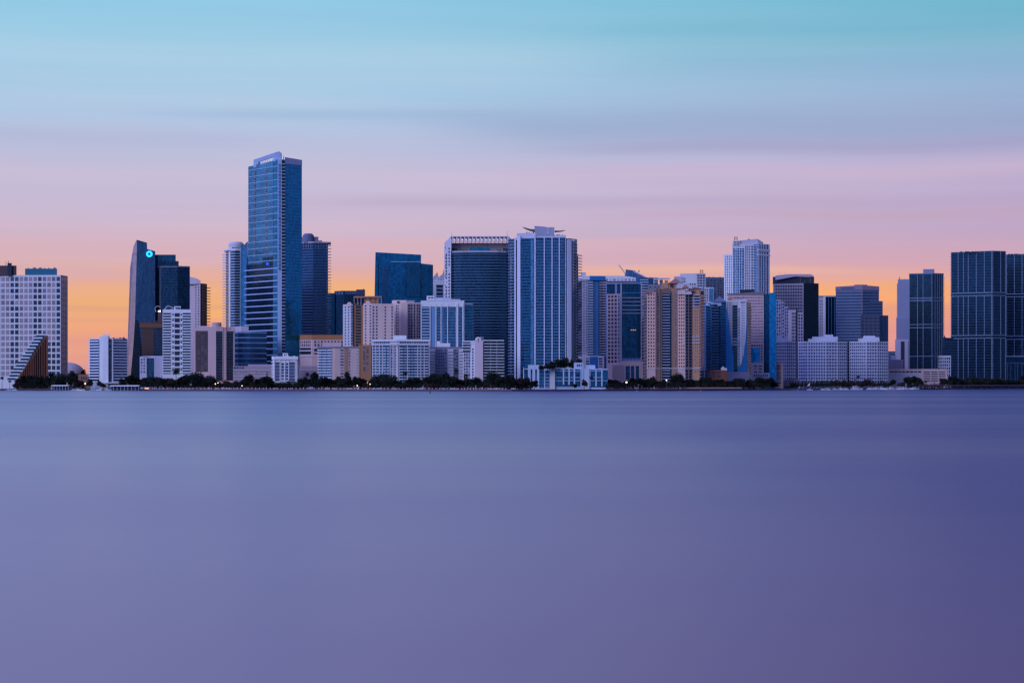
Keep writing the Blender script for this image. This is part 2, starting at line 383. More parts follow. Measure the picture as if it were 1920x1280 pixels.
class Fc:
    """one flat front between two corners (px, dY) of a building"""
    def __init__(s, b, a, c):
        s.b = b; s.a, s.c = a, c; s.A = Vector(b.P(*a)); s.C = Vector(b.P(*c)); s.t = (s.C - s.A).normalized()
        s.n = Vector((s.t.y, -s.t.x)); s.rz = math.atan2(s.t.y, s.t.x)
    def at(s, px): return s.A + (s.C - s.A) * ((px - s.a[0]) / (s.c[0] - s.a[0]))
    def item(s, x0, x1, z0, z1, out, off=0.0):
        a, c = s.at(x0), s.at(x1); q = (a + c) / 2 + s.n * off
        return ((q.x, q.y, (z0 + z1) / 2), s.rz, ((c - a).length, out, z1 - z0))
    def xs(s, x0=None, x1=None): return (s.a[0] if x0 is None else x0, s.c[0] if x1 is None else x1)
    def win(s, x0, x1, y0, y1, nc, nr, wf=.6, hf=.55, mat=None, trim=None, out=.18, skip=None, pick=None, name='window'):
        if wf < .8: wf = min(.80, wf * 1.2)
        if hf < .75: hf = min(.78, hf * 1.32)
        b = s.b; zt, zb = b.Z(y0), b.Z(y1); dz = (zt - zb) / nr; dx = (x1 - x0) / nc
        for i in range(nc):
            for j in range(nr):
                if skip and skip(i, j): continue
                mm = pick(i, j) if pick else (mat or PANE)
                if mm is None: continue
                xc = x0 + dx * (i + .5); zc = zt - dz * (j + .5)
                b.rep(name, 'window', [mm, trim or LILAC], [s.item(xc - dx * wf / 2, xc + dx * wf / 2, zc - dz * hf / 2, zc + dz * hf / 2, out)])
    def bands(s, y0, y1, n, th=.3, out=.5, mat=None, x0=None, x1=None, name='floor_band', top=True):
        b = s.b; x0, x1 = s.xs(x0, x1); zt, zb = b.Z(y0), b.Z(y1); dz = (zt - zb) / n
        b.rep(name, 'box', [mat or LILAC], [s.item(x0, x1, zt - dz * j - dz * th, zt - dz * j, out) for j in range(n + (1 if top else 0))])
    def balc(s, x0, x1, y0, y1, n, out=1.4, slab=None, rail=None, h=1.0, name='balcony'):
        b = s.b; zt, zb = b.Z(y0), b.Z(y1); dz = (zt - zb) / n
        b.rep(name, 'balcony', [slab or WHITE, rail or PALEB], [s.item(x0, x1, zt - dz * (j + 1), zt - dz * (j + 1) + dz * h, out) for j in range(n)])
    def piers(s, xs, y0, y1, wpx=1.0, out=.7, mat=None, name='pier'):
        b = s.b; b.rep(name, 'box', [mat or LILAC], [s.item(x - wpx / 2, x + wpx / 2, b.Z(y1) if y1 else b.o.z, b.Z(y0), out) for x in xs])
    def panel(s, name, x0, x1, y0, y1, mat, out=.12, label=None):
        """a slab of glass or cladding set proud of the core"""
        b = s.b; a, c = s.at(x0), s.at(x1); zb = b.Z(y1) if y1 else b.o.z; n = s.n * out; k = -s.n * .3
        mb = MB(); mb.prism([tuple(a + n), tuple(c + n), tuple(c + k), tuple(a + k)], zb, b.Z(y0), bottom=True)
        return b.part(name, mb, mat, label)
# ---------------------------------------------------------------- the buildings, left to right
G_NAVY = glass((.018, .085, .17), line=.22); G_TEAL = glass((.018, .20, .33), line=.2); G_BLUE = glass((.02, .20, .42), line=.12, pw=2.4)
G_DEEP = glass((.010, .048, .095), line=.15, var=.8); G_BRIGHT = glass((.012, .29, .56), line=.1); G_SLATE = glass((.07, .14, .25), line=.2)
G_BLACK = glass((.008, .018, .034), line=.1, metal=.5); G_PALE = glass((.11, .29, .46), line=.15); G_GREYB = glass((.15, .22, .36), line=.0, band=.35)
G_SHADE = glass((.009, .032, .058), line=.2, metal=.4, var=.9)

# gridded white slab at the left edge
b = Bd('apartment_building', 'large white gridded apartment slab at the left edge with a teal box on its roof', 60, 2420, -60, 127)
C = [(-70, 8), (114, 0), (127, 26)]
b.prism('wall', C, 515.5, WHITE, 22)
f = b.face(C[0], C[1])
cw = 8.62; n = 21; x0 = 114 - cw * n + 3.2
dark = {n - 2 - 0: 1}
def pk(i, j):
    q = n - i                                  # column counted from the right corner
    if q == 2 and False: return None
    if q in (1,): return PANEK
    if q in (5, 6, 10, 11): return PANEK if random.random() > .09 else PANEC
    if q in (2, 3) and j > 10: return PANEK
    return PANEC
f.win(x0 - 3.6, x0 - 3.6 + cw * n, 517.5, 706, n, 17, .80, .80, pick=pk, trim=WHITE, out=.25)
g = b.face(C[1], C[2]); g.win(115.5, 126, 517.5, 706, 3, 17, .74, .80, mat=PANEB, trim=WHITE, out=.25)
b.prism('roof_house', [(47, 6), (107, 6)], 503, wall((.03, .16, .24), 'teal_cladding'), 14, 517)
b.prism('roof_house', [(-30, 4), (14, 4), (31, 4)], 497.5, BROWN, 12, 517)
b.prism('roof_house', [(14, 1), (22, 1)], 493, DARKW, 6, 517); b.rod(11, 489, 497, .4); b.rod(16, 488, 494, .5); b.clutter(48, 106, 503, 6, dY=8, hmax=3)
b.done()

# stepped terraces in front of it
b = Bd('apartment_building', 'stepped white terraces climbing a brown sloping wall below the gridded slab', 50, 2310, 12, 86)
NS = 14
for k in range(NS):
    yt = 626 + k * 6.15; xl = 67 - k * 4.15; xr = xl + 17
    b.prism('terrace', [(xl, 0), (xr, 0)], yt, WHITE, 20, yt + 6.15 * .42)
    b.prism('terrace_glass', [(xl + .8, 1.2), (xr - .4, 1.2)], yt + 6.15 * .42, G_NAVY, 18, yt + 6.15)
    if k % 1 == 0: b.prism('terrace_wall', [(xr, 1), (xr + 6, 1)], yt + 3, wall((.16, .062, .038), 'rust_brown_render'), 16)
b.poly('side_wall', [(34, 712, 1.6), (83, 712, 1.6), (83.5, 622, 1.6), (81, 622, 1.6), (73, 640, 1.6)], wall((.15, .058, .036), 'rust_brown_render_side'), 14)
fc = b.face((60, 1.3), (84, 1.3)); fc.panel('dark_glass', 66, 82, 655, 708, G_SHADE, .2); fc.piers([66, 70.5, 75], 650, 708, .9, .6, BROWN)
b.done()

# far white dome
b = Bd('stadium_dome', 'pale white dome peeping over the trees beside the gridded slab', 138, 3400, 122, 158, 'dome')
mb = MB(); cx, cy = b.P(127, 0); r0 = 31 / FPX * b.D; zt, zb = b.Z(679), b.Z(700)
for i in range(24):
    for j in range(6):
        a0, a1 = 6.2832 * i / 24, 6.2832 * (i + 1) / 24; q0, q1 = j / 6 * 1.5708, (j + 1) / 6 * 1.5708
        P = lambda a, q: (cx + r0 * math.cos(q) * math.cos(a), cy + r0 * math.cos(q) * math.sin(a), zb + (zt - zb) * math.sin(q))
        mb.face([P(a0, q0), P(a1, q0), P(a1, q1), P(a0, q1)])
b.part('roof', mb, wall((.52, .43, .47), 'dome_membrane')); b.prism('wall', [(98, -2), (157, -2)], 698, LILAC, 60); b.done()

b = Bd('low_building', 'small orange building between the far dome and the white balconied block', 157, 2330, 146, 168)
b.prism('wall', [(147, 0), (168, 3)], 701.5, ORANGE, 14); b.face((147, 0), (168, 3)).win(148, 167, 704, 714, 6, 1, .5, .5); b.done()

b = Bd('apartment_building', 'white balconied block with a blank centre strip beside the dark tower with a blue sign', 202, 2215, 165, 238)
C = [(168, 12), (188, 2), (202, 0), (239, 14)]
b.prism('wall', C, 634, WHITE, 16); b.prism('core_tower', [(187, 0), (193, -1), (203, -1.5)], 630, WHITE, 12)
b.roof(193, 206, 626.5, 635, WHITE, 4, 7); b.clutter(207, 236, 634.5, 4, BROWN, 10, 3)
f = b.face(C[0], C[1]); f.panel('glazing', 168.5, 186, 636, 716, G_SLATE, .1); f.balc(166.5, 187, 635, 716, 15, 1.6, WHITE, WHITE, .85)
f = b.face(C[2], C[3]); f.panel('glazing', 203.5, 238, 636, 716, G_SLATE, .1); f.balc(211, 240, 635, 716, 15, 1.6, WHITE, LILAC, .85); f.piers([210.5], 635, 716, 1.2, 1.7, WHITE)
f.win(203.5, 209.5, 636, 716, 1, 15, .8, .5, PANE); b.prism('entrance_canopy', [(196, -6), (240, 0)], 716.5, WHITE, 10, 718.5)
b.done()

# faceted tower with the blue sign
b = Bd('office_tower', 'dark faceted glass office tower with a glowing round blue sign near its top', 290, 2420, 238, 356)
b.poly('side_facade', [(237, 718, 26), (246, 718, -.5), (249, 660, -1), (253, 600, -1), (257, 480, 0), (257, 449.7, 0), (255.5, 451, 2), (250, 462, 14), (244, 500, 20), (238, 690, 26)], glass((.22, .22, .32), 'pale_panel_glass', metal=.35, line=.0, rough=.3), 22, 'pale lilac narrow side')
b.poly('front_facade', [(246, 715, -.6), (291, 715, 0), (291, 471, 0), (276, 467, 0), (275.5, 455, 0), (257, 449.5, 0), (257, 480, 0), (253, 600, -1), (249, 660, -1)], glass((.04, .10, .18), 'steel_blue_glass', line=.10, metal=.7), 24)
b.poly('lower_wedge', [(244, 715, -1.5), (264, 715, -1.5), (266.5, 662, -1.2), (259, 600, -1.4), (253, 600, -1.2), (249, 660, -1.5)], G_BLACK, 18, 'dark glass wedge that widens to the ground')
b.prism('rear_block', [(291, 8), (333, 4), (356, 12)], 498, G_DEEP, 24)
b.prism('rear_block', [(291, 9), (335, 9)], 488.5, G_DEEP, 16, 500); b.prism('rear_block', [(291, 10), (329.5, 10)], 476.5, glass((.02, .10, .16), line=.1), 14, 490)
f = b.face((291, 8), (333, 4)); f.piers([300.5], 500, 640, 3, .3, wall((.10, .13, .20), 'slate_metal')); f.bands(498.5, 500.5, 1, .9, .4, GREY, top=False)
b.face((333, 4), (356, 12)).bands(498.5, 500.5, 1, .9, .4, GREY, top=False)
# sign: an eight-sided ring of four arms around a square hole
mb = MB(); X, Y = b.P(280, -1.0); zc = b.Z(476.3); r = 3.9; h = 1.35
for k in range(4):
    a = k * math.pi / 2; ca, sa = math.cos(a), math.sin(a)
    q = [(-h, h), (-h, r), (h + .2, r), (r - .15, h + .25), (r - .15, h)]
    pts = [(X + ca * u - sa * v_, Y, zc + sa * u + ca * v_) for u, v_ in q]
    mb.face([(p_[0], p_[1] - .3, p_[2]) for p_ in reversed(pts)])
    for i in range(5): j = (i + 1) % 5; A, B_ = pts[i], pts[j]; mb.face([A, B_, (B_[0], B_[1] - .3, B_[2]), (A[0], A[1] - .3, A[2])])
b.part('logo_sign', mb, emit((.015, .50, 1.0), 1.5, 'blue_sign_glow'), 'glowing blue octagonal ring emblem'); b.done()

b = Bd('apartment_tower', 'narrow beige tower with a curved top and balconies on its right edge', 372, 2700, 357, 391)
C = [(352, 20), (375.5, 0), (388, 16)]
b.prism('wall', C, 531, wall((.52, .40, .42), 'mauve_stucco'), 18)
b.prism('curved_crown', [(350, 18), (358, 8), (367, 3), (376, 0)], 0, wall((.50, .43, .49), 'mauve_stucco_light'), 12, 532, tops=[517.5, 518.5, 521, 526])
f = b.face(C[0], C[1]); f.win(365, 375, 526, 640, 2, 23, .36, .4, PANEK); f = b.face(C[1], C[2]); f.panel('brown_wall', 376.5, 388, 532, None, BROWN, .1); f.win(378, 387, 533, 640, 3, 21, .5, .5, PANEK)
f.balc(386, 392, 534, 640, 20, 2.5, BROWN, BROWN, .5); b.done()

b = Bd('building_under_construction', 'raw concrete building under construction with a glaring floodlight on top', 285, 2290, 262, 306, 'construction site')
b.prism('top_slab', [(262, 0), (306, 0)], 605, wall((.17, .08, .05), 'rusty_formwork'), 22, 614); b.prism('concrete_floors', [(266, 1), (288, 1)], 614, wall((.07, .045, .05), 'raw_concrete'), 20)
f = b.face((266, 1), (288, 1)); f.bands(615, 662, 12, .4, .6, wall((.13, .07, .06), 'raw_slab_edge'))
b.prism('glazed_bay', [(288, 1), (307, 1)], 612, G_DEEP, 20); b.face((288, 1), (307, 1)).bands(615, 662, 12, .2, .3, BROWN)
f = b.face((262, 0), (306, 0)); f.piers([263 + 3.6 * i for i in range(12)], 600.5, 606, .7, .5, BROWN, 'column_starter'); b.clutter(266, 304, 606, 6, BROWN, 3, 6)
b.rod(270, 596, 606, .3); b.rod(290, 592, 606, .3); b.prism('hoist_cabin', [(296, 3), (303, 3)], 586, BROWN, 3, 606)
mb = MB(); X, Y = b.P(299, 1); mb.box((X - .8, Y, b.Z(583.2)), (1.0, .5, 1.2)); mb.box((X + .8, Y, b.Z(583)), (1.0, .5, 1.2)); b.part('floodlight', mb, emit((1, .86, .66), 9, 'floodlight_glow'))
b.done()
b = Bd('tower_crane', 'small pale crane whose curved jib arches over the construction site', 311, 2300, 290, 326, 'crane')
pts = [(292, 585), (290.5, 578), (294, 573.5), (300, 575)]
mb = MB()
for (xa, ya), (xb, yb) in zip(pts, pts[1:]): mb.tube((*b.P(xa), b.Z(ya)), (*b.P(xb), b.Z(yb)), .35, .3, 6)
b.part('hook_arm', mb, OFFW); mb = MB(); pts = [(304, 600), (306, 585), (310, 577.5), (315, 573.5), (320, 575), (327, 578)]
for (xa, ya), (xb, yb) in zip(pts, pts[1:]): mb.tube((*b.P(xa), b.Z(ya)), (*b.P(xb), b.Z(yb)), .45, .4, 6)
b.part('jib', mb, OFFW); mb = MB(); mb.tube((*b.P(304, 0), b.o.z), (*b.P(304, 0), b.Z(600)), .8, .8, 6); b.part('mast', mb, OFFW); b.done()

b = Bd('low_building', 'pale low block with dark glass below the construction site', 285, 2215, 262, 306)
b.prism('wall', [(262, 4), (290, 0), (306, 3)], 668, LILAC, 18); f = b.face((262, 4), (290, 0)); f.panel('dark_glazing', 275, 289, 671, 712, G_DEEP, .2); f.win(263, 273, 671, 700, 2, 5, .5, .5)
b.prism('roof_edge', [(268, 1), (305, 2)], 667, LILAC, 6, 669); b.done()

b = Bd('apartment_tower', 'slim bright white tower with striped sides and deep centre loggias', 331, 2210, 305, 358)
C = [(305, 2), (321, 0), (344, 0), (358, 2)]
b.prism('wall', [(305, 0), (358, 0)], 580, WHITE, 18)
f = b.face((305, 0), (358, 0))
for x0, x1 in ((305.8, 320.5), (342.5, 357.5)):
    f.panel('glazing', x0, x1, 585, 701, G_DEEP, .1); f.bands(584.5, 702, 23, .42, .55, WHITE, x0 - .5, x1 + .5, 'balcony_band')
for j in range(11):
    y = 587 + j * 10.3; f.panel('loggia', 327.5, 337, y, y + 6.8, DARKW, .15); f.win(322.5, 326.5, y + .5, y + 5, 1, 1, .7, .8, PANEB); f.win(338, 342, y + .5, y + 5, 1, 1, .7, .8, PANEB)
    f.balc(321.5, 343, y + 4.6, y + 9.6, 1, 1.3, WHITE, WHITE, .8)
b.prism('roof_house', [(326.5, 2), (339, 2)], 574, WHITE, 8, 582); f.win(328, 337.5, 575.5, 579, 2, 1, .6, .6, out=-1.9); b.clutter(307, 325, 580.5, 2, WHITE, hmax=2); b.done()

b = Bd('apartment_building', 'beige block with tall brown glass panels and a round stair tower', 400, 2205, 362, 440)
b.prism('wall', [(363, 3), (397, 0), (420, 0), (440, 4)], 613, PINK, 20)
f = b.face((363, 3), (397, 0)); f.panel('brown_window_wall', 366.5, 392, 620, 697, BROWN, .12); f.win(370, 389, 622, 696, 3, 14, .7, .6, pane((.03, .02, .03), (.10, .07, .08), .3), BROWN, .3)
mb = MB(); X, Y = b.P(406, 4); mb.tube((X, Y, b.Z(640)), (X, Y, b.Z(604.5)), 5.6, 5.6, 16); b.part('stair_drum', mb, PINK)
b.prism('stair_tower', [(390, -1), (405, -2), (418, -1)], 612, PINK, 6, 711)
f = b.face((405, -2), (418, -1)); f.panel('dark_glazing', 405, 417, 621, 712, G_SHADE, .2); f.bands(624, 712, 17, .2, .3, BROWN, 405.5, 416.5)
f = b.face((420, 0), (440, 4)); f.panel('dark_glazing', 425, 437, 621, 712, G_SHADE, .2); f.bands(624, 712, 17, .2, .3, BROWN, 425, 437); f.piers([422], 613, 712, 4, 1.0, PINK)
b.prism('wall', [(434, -3), (438.5, -3)], 616, PINK, 3, 620); b.roof(372, 392, 610.5, 614, LILAC); b.done()

b = Bd('office_building', 'low blue glass block with curved pale bands left of the tallest tower', 455, 2280, 436, 500)
C = [(434, 6), (447, 0), (470, 1), (500, 8)]
b.prism('glass_wall', C, 622, G_NAVY, 22); b.prism('roof_slab', [(434, 4), (452, -1), (466, 0)], 611.5, LILAC, 18, 622)
for a, c in zip(C, C[1:]): b.face(a, c).bands(622, 690, 7, .26, .7, wall((.16, .26, .44), 'dusk_blue_band'))
b.done()

b = Bd('apartment_tower', 'white residential tower with a drum top left of the tallest tower', 441, 2440, 419, 464)
C = [(424, 14), (430, 2), (441, -3), (453, 1), (464, 10)]
b.prism('wall', C, 470, OFFW, 18)
mb = MB(); X, Y = b.P(443, 8); mb.tube((X, Y, b.Z(472)), (X, Y, b.Z(457)), 9.6, 9.6, 20); mb.tube((X, Y, b.Z(457)), (X, Y, b.Z(453)), 9.6, 7.2, 20); b.part('roof_drum', mb, OFFW)
b.prism('roof_edge', [(420, 10), (426, 0), (441, -3.5), (456, 0), (462, 8)], 467, WHITE, 14, 470)
b.prism('drum_window', [(435, -1.6), (447, -1.6)], 463.5, PANE, 1, 465.5)
for a, c, x0, x1 in ((C[0], C[1], 423.5, 429), (C[1], C[2], 433, 441), (C[2], C[3], 441, 449.5), (C[3], C[4], 456.5, 464)):
    g = b.face(a, c); g.panel('glazing', x0, x1, 471, None, G_NAVY, .1)
b.face(C[0], C[1]).balc(419.5, 429, 471, 665, 38, 2.0, WHITE, PALEB, .6); b.face(C[1], C[2]).balc(434, 441, 471, 665, 38, 1.2, WHITE, PALEB, .7)
b.face(C[2], C[3]).balc(441, 449, 471, 665, 38, 1.2, WHITE, PALEB, .7); b.face(C[3], C[4]).balc(456, 465, 471, 665, 38, 2.0, WHITE, PALEB, .6)
b.face(C[1], C[2]).piers([431], 469, None, 3, .8, WHITE); b.face(C[2], C[3]).piers([451.3], 469, None, 2.4, .8, PALEB); b.done()

# the tallest tower
b = Bd('skyscraper', 'tallest tower, blue glass with a framed opening in its crown and a ladder-like corner strip', 515, 2330, 455, 566, 'skyscraper')
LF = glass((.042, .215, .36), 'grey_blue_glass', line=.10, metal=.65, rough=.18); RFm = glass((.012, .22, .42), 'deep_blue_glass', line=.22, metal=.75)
A, K, K2, Bc = (463.5, 52), (521, 0), (528, 0), (566, 18)
b.prism('main_shaft', [(465.5, 50), (519, 2), (535, 2), (566, 18)], 0, LF, 30, tops=[304, 299, 299, 303])
b.poly('left_facade', [(461, 760, 54), (512, 760, 7), (512, 300, 7), (468.3, 309, 48)], LF, 3)
b.poly('corner_facade', [(511.8, 760, 6.5), (521, 760, -.6), (521, 300, -.6), (512.6, 302, 6.2)], glass((.018, .21, .38), 'corner_glass', line=.15), 3)
b.prism('right_facade', [(534.5, 1.5), (566, 17.6)], 0, RFm, 3, tops=[296, 298])
b.prism('parapet', [(534.3, 1.2), (566.4, 17.2)], 0, wall((.40, .42, .62), 'lilac_metal'), 3.4, 307, tops=[294.5, 297])
b.prism('side_wing', [(455.5, 62), (463, 58), (470, 50)], 0, glass((.08, .20, .36), 'wing_glass', line=.2), 20, tops=[455, 447, 447]); b.prism('side_wing', [(451.5, 64), (457, 62)], 453, G_TEAL, 18)
fr = b.face((461, 54), (521, -.6)); CR = wall((.34, .43, .60), 'pale_blue_metal')
# crown: a frame with an open slot
b.poly('crown_frame', [(475, 307, 41), (484.5, 306, 33), (484.5, 298, 33), (475.5, 292.5, 41)], CR, 6)
b.poly('crown_frame', [(484.5, 306, 33), (513, 301, 6), (513, 299.5, 6), (484.5, 303.5, 33)], CR, 6)
b.poly('crown_frame', [(484.5, 298, 33), (513, 292.8, 6), (512.5, 286, 6), (475.5, 292.3, 41)], CR, 6)
b.poly('crown_frame', [(513, 303, 6), (528.5, 303, -1.2), (528.5, 288, -1.2), (523, 284, -1.2), (512.5, 286, 6)], CR, 8)
for i in range(6):
    x = 487.3 + i * 4.6; b.poly('crown_post', [(x, 305 - i * .8, 30 - i * 4.4), (x + 1, 305 - i * .8, 29.4 - i * 4.4), (x + 1, 296 - i * .8, 29.4 - i * 4.4), (x, 296 - i * .8, 30 - i * 4.4)], CR, 1.2)
b.prism('crown_core', [(482, 44), (487, 42)], 293, DARKW, 6, 305); b.rod(532, 290.5, 298, .5); b.rod(522.5, 282, 287, .4)
fr.bands(311, 487, 14, .09, .5, CR, 466, 521.2); fr.bands(501.5, 699, 17, .17, .9, wall((.34, .42, .64), 'pale_slab_edge'), 459, 521.2)
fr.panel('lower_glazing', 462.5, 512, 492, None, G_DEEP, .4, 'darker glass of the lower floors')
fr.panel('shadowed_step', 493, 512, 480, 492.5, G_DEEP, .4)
for k in range(29): fr.win(476.0, 480, 314 + k * 6.3, 320.3 + k * 6.3, 1, 1, .55, .62, PANEK, LILAC, .3)
for k in range(28): fr.win(498.5, 502.5, 309 + k * 6.3, 315.3 + k * 6.3, 1, 1, .55, .62, PANEK, LILAC, .3)
fp = b.face((520.4, -1.4), (528.4, -1.4)); b.prism('corner_pier', [(520.4, -1.2), (528.4, -1.2)], 300, CR, 3, 662)
fp.win(521.5, 527.3, 307, 507, 1, 32, .62, .66, mat=pane((.02, .10, .2), (.1, .2, .4), .2), trim=CR, out=.4)
fg = b.face((528.4, 0), (534.4, 1)); fg.panel('balcony_recess', 528.4, 534.4, 301, None, G_SHADE, .1); fg.balc(528.3, 534.4, 302, 662, 57, 1.6, CR, PALEB, .5)
b.face((534.5, 1.5), (566, 17.6)).bands(311, 560, 40, .12, .25, wall((.10, .30, .55), 'blue_spandrel'), 535.5, 565.5)
mb = MB(); X, Y = b.P(502, 14); mb.box((X, Y - 2.5, b.Z(493.5)), (3.2, .4, 2.6), .7); b.part('hotel_sign', mb, emit((.01, .16, .85), 1.0, 'blue_sign_glow_dim'), 'small deep blue lit sign')
b.done()

b = Bd('apartment_tower', 'dark blue tower with a drum roof and balconies jutting from its right edge', 592, 2560, 563, 620)
C = [(560, 12), (588, 0), (615, 6)]
b.prism('glass_wall', C, 456, G_NAVY, 24); b.prism('roof_slab', [(558, 12), (588, -2), (620.5, 6)], 453, LILAC, 24, 455.5)
mb = MB(); X, Y = b.P(578, 10); mb.tube((X, Y, b.Z(454)), (X, Y, b.Z(440)), 7.4, 7.4, 18); mb.tube((X, Y, b.Z(440)), (X, Y, b.Z(437)), 7, 5, 18); b.part('roof_drum', mb, wall((.16, .18, .30), 'slate_render'))
b.prism('roof_house', [(565, 14), (597, 8)], 443, wall((.15, .17, .28), 'slate_render_dark'), 10, 454); b.prism('roof_house', [(590, 8), (604, 8)], 450, GREY, 10, 454)
for a, c in zip(C, C[1:]): b.face(a, c).bands(460, 640, 34, .26, .9, wall((.10, .15, .30), 'navy_slab_edge'))
f = b.face(C[1], C[2]); f.balc(612, 620.3, 456, 640, 34, 2.5, LILAC, GREY, .45)
f = b.face(C[0], C[1]); f.piers([566 + i * 4.4 for i in range(5)], 456, 466, .8, .8, GREY); b.face(C[1], C[2]).piers([592, 597, 602, 607, 612], 456, 466, .8, .8, GREY)
b.done()

b = Bd('office_tower', 'dark navy office slab with a pale strip of panels along its top', 655, 2640, 615, 684)
b.prism('glass_wall', [(627, 10), (645, 0), (684, 4)], 545, G_DEEP, 24); b.prism('left_wing', [(613, 12), (628, 8)], 549, G_TEAL, 20)
b.face((613, 12), (628, 8)).bands(552, 640, 22, .2, .4, BLUEW)
f = b.face((645, 0), (684, 4)); f.win(646, 668, 546, 552, 5, 1, .7, .8, pane((.25, .25, .4), (.35, .33, .45), .5)); b.prism('roof_house', [(668, 2), (684.5, 2)], 542.5, GREY, 12, 553); b.face((627, 10), (645, 0)).win(628, 644, 546, 552, 3, 1, .6, .8, pane((.16, .18, .3), (.2, .2, .3), .5)); b.rod(641, 543, 546, .5); b.rod(681, 540, 543, .6)
b.done()

b = Bd('office_building', 'low office block with a sloping ochre roof band below the dark blue tower', 600, 2320, 562, 643)
b.prism('wall', [(562, 8), (585, 0), (645, 3)], 637, PINK, 20); b.prism('ochre_roof', [(562, 9), (585, 1), (645, 4)], 627.5, wall((.38, .17, .075), 'ochre_metal_roof'), 18, 637)
f = b.face((585, 0), (645, 3)); f.win(588, 644, 638, 650, 9, 2, .5, .62); f.bands(651, 667, 2, .3, .6, PINK); f.panel('shaded_floor', 589, 644, 652, 664, G_SHADE, .1)
f = b.face((562, 8), (585, 0)); f.win(562.5, 583, 638, 650, 6, 2, .5, .62); f.panel('shaded_floor', 562.5, 583, 652, 664, G_SHADE, .1); f.bands(656, 666, 1, .25, .6, LILAC); b.done()

b = Bd('apartment_building', 'beige mid-rise with white balconies on its left end and an ochre strip', 630, 2140, 595, 670)
C = [(597, 6), (628, 0), (672, 2)]
b.prism('wall', C, 651, wall((.60, .43, .41), 'rose_stucco'), 16); b.prism('roof_edge', [(594, 5), (628, -1.2), (673, 1)], 649.5, GREY, 16, 651.5); b.roof(604, 640, 641.5, 650, PINK, 4, 10)
f = b.face(C[0], C[1]); f.panel('glazing', 597.5, 622, 653, 714, G_SLATE, .1); f.balc(596, 604, 652, 714, 12, 1.5, WHITE, WHITE, .75); f.balc(605, 613, 652, 714, 12, 1.3, WHITE, WHITE, .75); f.balc(614, 622.5, 652, 714, 12, 1.4, WHITE, WHITE, .75)
f = b.face(C[1], C[2]); f.panel('ochre_strip', 645.5, 653, 652, None, wall((.36, .20, .15), 'tan_strip'), .3); f.win(637.5, 645, 654, 714, 1, 11, .9, .42); f.win(653.5, 657, 654, 714, 1, 11, .8, .42); f.balc(667, 673, 652, 714, 12, 1.2, WHITE, PALEB, .7); b.clutter(642, 668, 650, 3, PINK, 5, 2)
b.done()

b = Bd('parking_podium', 'long low mauve podium behind the trees on both sides of the ornate white house', 520, 2180, 437, 600, 'podium')
b.prism('wall', [(437, 0), (600, 0)], 686, wall((.38, .28, .32), 'mauve_podium'), 40); b.prism('roof_house', [(465, 4), (513, 4)], 683, wall((.40, .36, .50), 'blue_grey_podium'), 20, 687)
f = b.face((437, 0), (600, 0)); f.win(438, 458, 687, 692, 4, 1, .75, .7); f.win(478, 506, 697, 701, 5, 1, .85, .8); f.win(566, 598, 697, 700, 4, 1, .95, .8, PANEK); f.win(566, 598, 703, 706, 4, 1, .95, .8, PANEK); f.win(438, 470, 697, 700, 6, 1, .8, .7); f.bands(693, 710, 3, .2, .6, LILAC)
b.rod(500, 696, 708, .5, -1); b.clutter(440, 462, 687, 3, GREY, 5, 2); b.done()

b = Bd('house', 'small ornate white building with scalloped cornices and a boxed roof lantern', 536, 2128, 509, 562)
b.prism('wall', [(511, 4), (514, 0), (557, 0), (561, 4)], 674, WHITE, 12)
b.prism('cornice', [(509.5, 3.5), (513, -1.5), (558.5, -1.5), (562, 3.5)], 668, WHITE, 12, 674); b.prism('roof_house', [(530, 3), (540, 3)], 662, WHITE, 6, 669); b.face((530, 3), (540, 3)).win(531.5, 538.5, 663.5, 666.5, 2, 1, .7, .8)
f = b.face((514, 0), (557, 0))
f.panel('dark_bay', 516, 524.5, 678.5, 714, wall((.10, .10, .16), 'dusky_glass'), .1); f.panel('dark_bay', 542.5, 553, 678.5, 714, wall((.09, .10, .18), 'dusky_glass_b'), .1)
f.piers([514.5, 525.5, 534, 541.5, 553.7], 674, 722, 1.3, .8, WHITE); f.win(527, 533, 679.5, 713, 1, 6, .85, .55); f.win(535, 541, 679.5, 713, 1, 6, .85, .55); f.bands(684, 714, 5, .12, .4, PALEB, 516, 553)
g = b.face((557, 0), (561, 4)); g.balc(556.8, 562, 674, 714, 7, .9, WHITE, WHITE, .6); g = b.face((511, 4), (514, 0)); g.balc(510, 514.3, 674, 714, 7, .9, WHITE, WHITE, .6)
b.clutter(515, 556, 668.5, 4, WHITE, 2, 2); b.done()
# ochre and cream twin tower
b = Bd('apartment_tower', 'cream tower with rounded gables, an ochre centre recess and a pergola on the roof', 690, 2290, 643, 740)
CR2 = wall((.80, .58, .54), 'cream_stucco')
b.prism('left_wing', [(643, 3), (661, 0)], 570.5, OFFW, 20); b.prism('ochre_core', [(659, 3), (684, 3)], 572, ORANGE, 20); b.prism('right_wing', [(681, 0), (697, -1), (739, 5)], 569, CR2, 22)
for x, y, D_ in ((655, 566.5, 0), (690, 564, -.6)):
    mb = MB(); X, Y = b.P(x, D_ + 1.5); mb.tube((X, Y - 1.6, b.Z(y + 4)), (X, Y + 3, b.Z(y + 4)), 2.7, 2.7, 18); b.part('round_gable', mb, CR2)
f = b.face((643, 3), (661, 0)); f.win(644.5, 656.5, 573, 712, 2, 26, .3, .42); f.panel('shaded_glazing', 658, 661, 573, None, G_SLATE, .15); f.balc(657.5, 661.5, 573, 712, 26, .9, LILAC, LILAC, .6)
f = b.face((659, 3), (684, 3)); f.panel('dark_recess', 667, 677, 573, 650, G_SHADE, .12); f.balc(666.5, 677.5, 574, 650, 14, 1.1, ORANGE, ORANGE, .6)
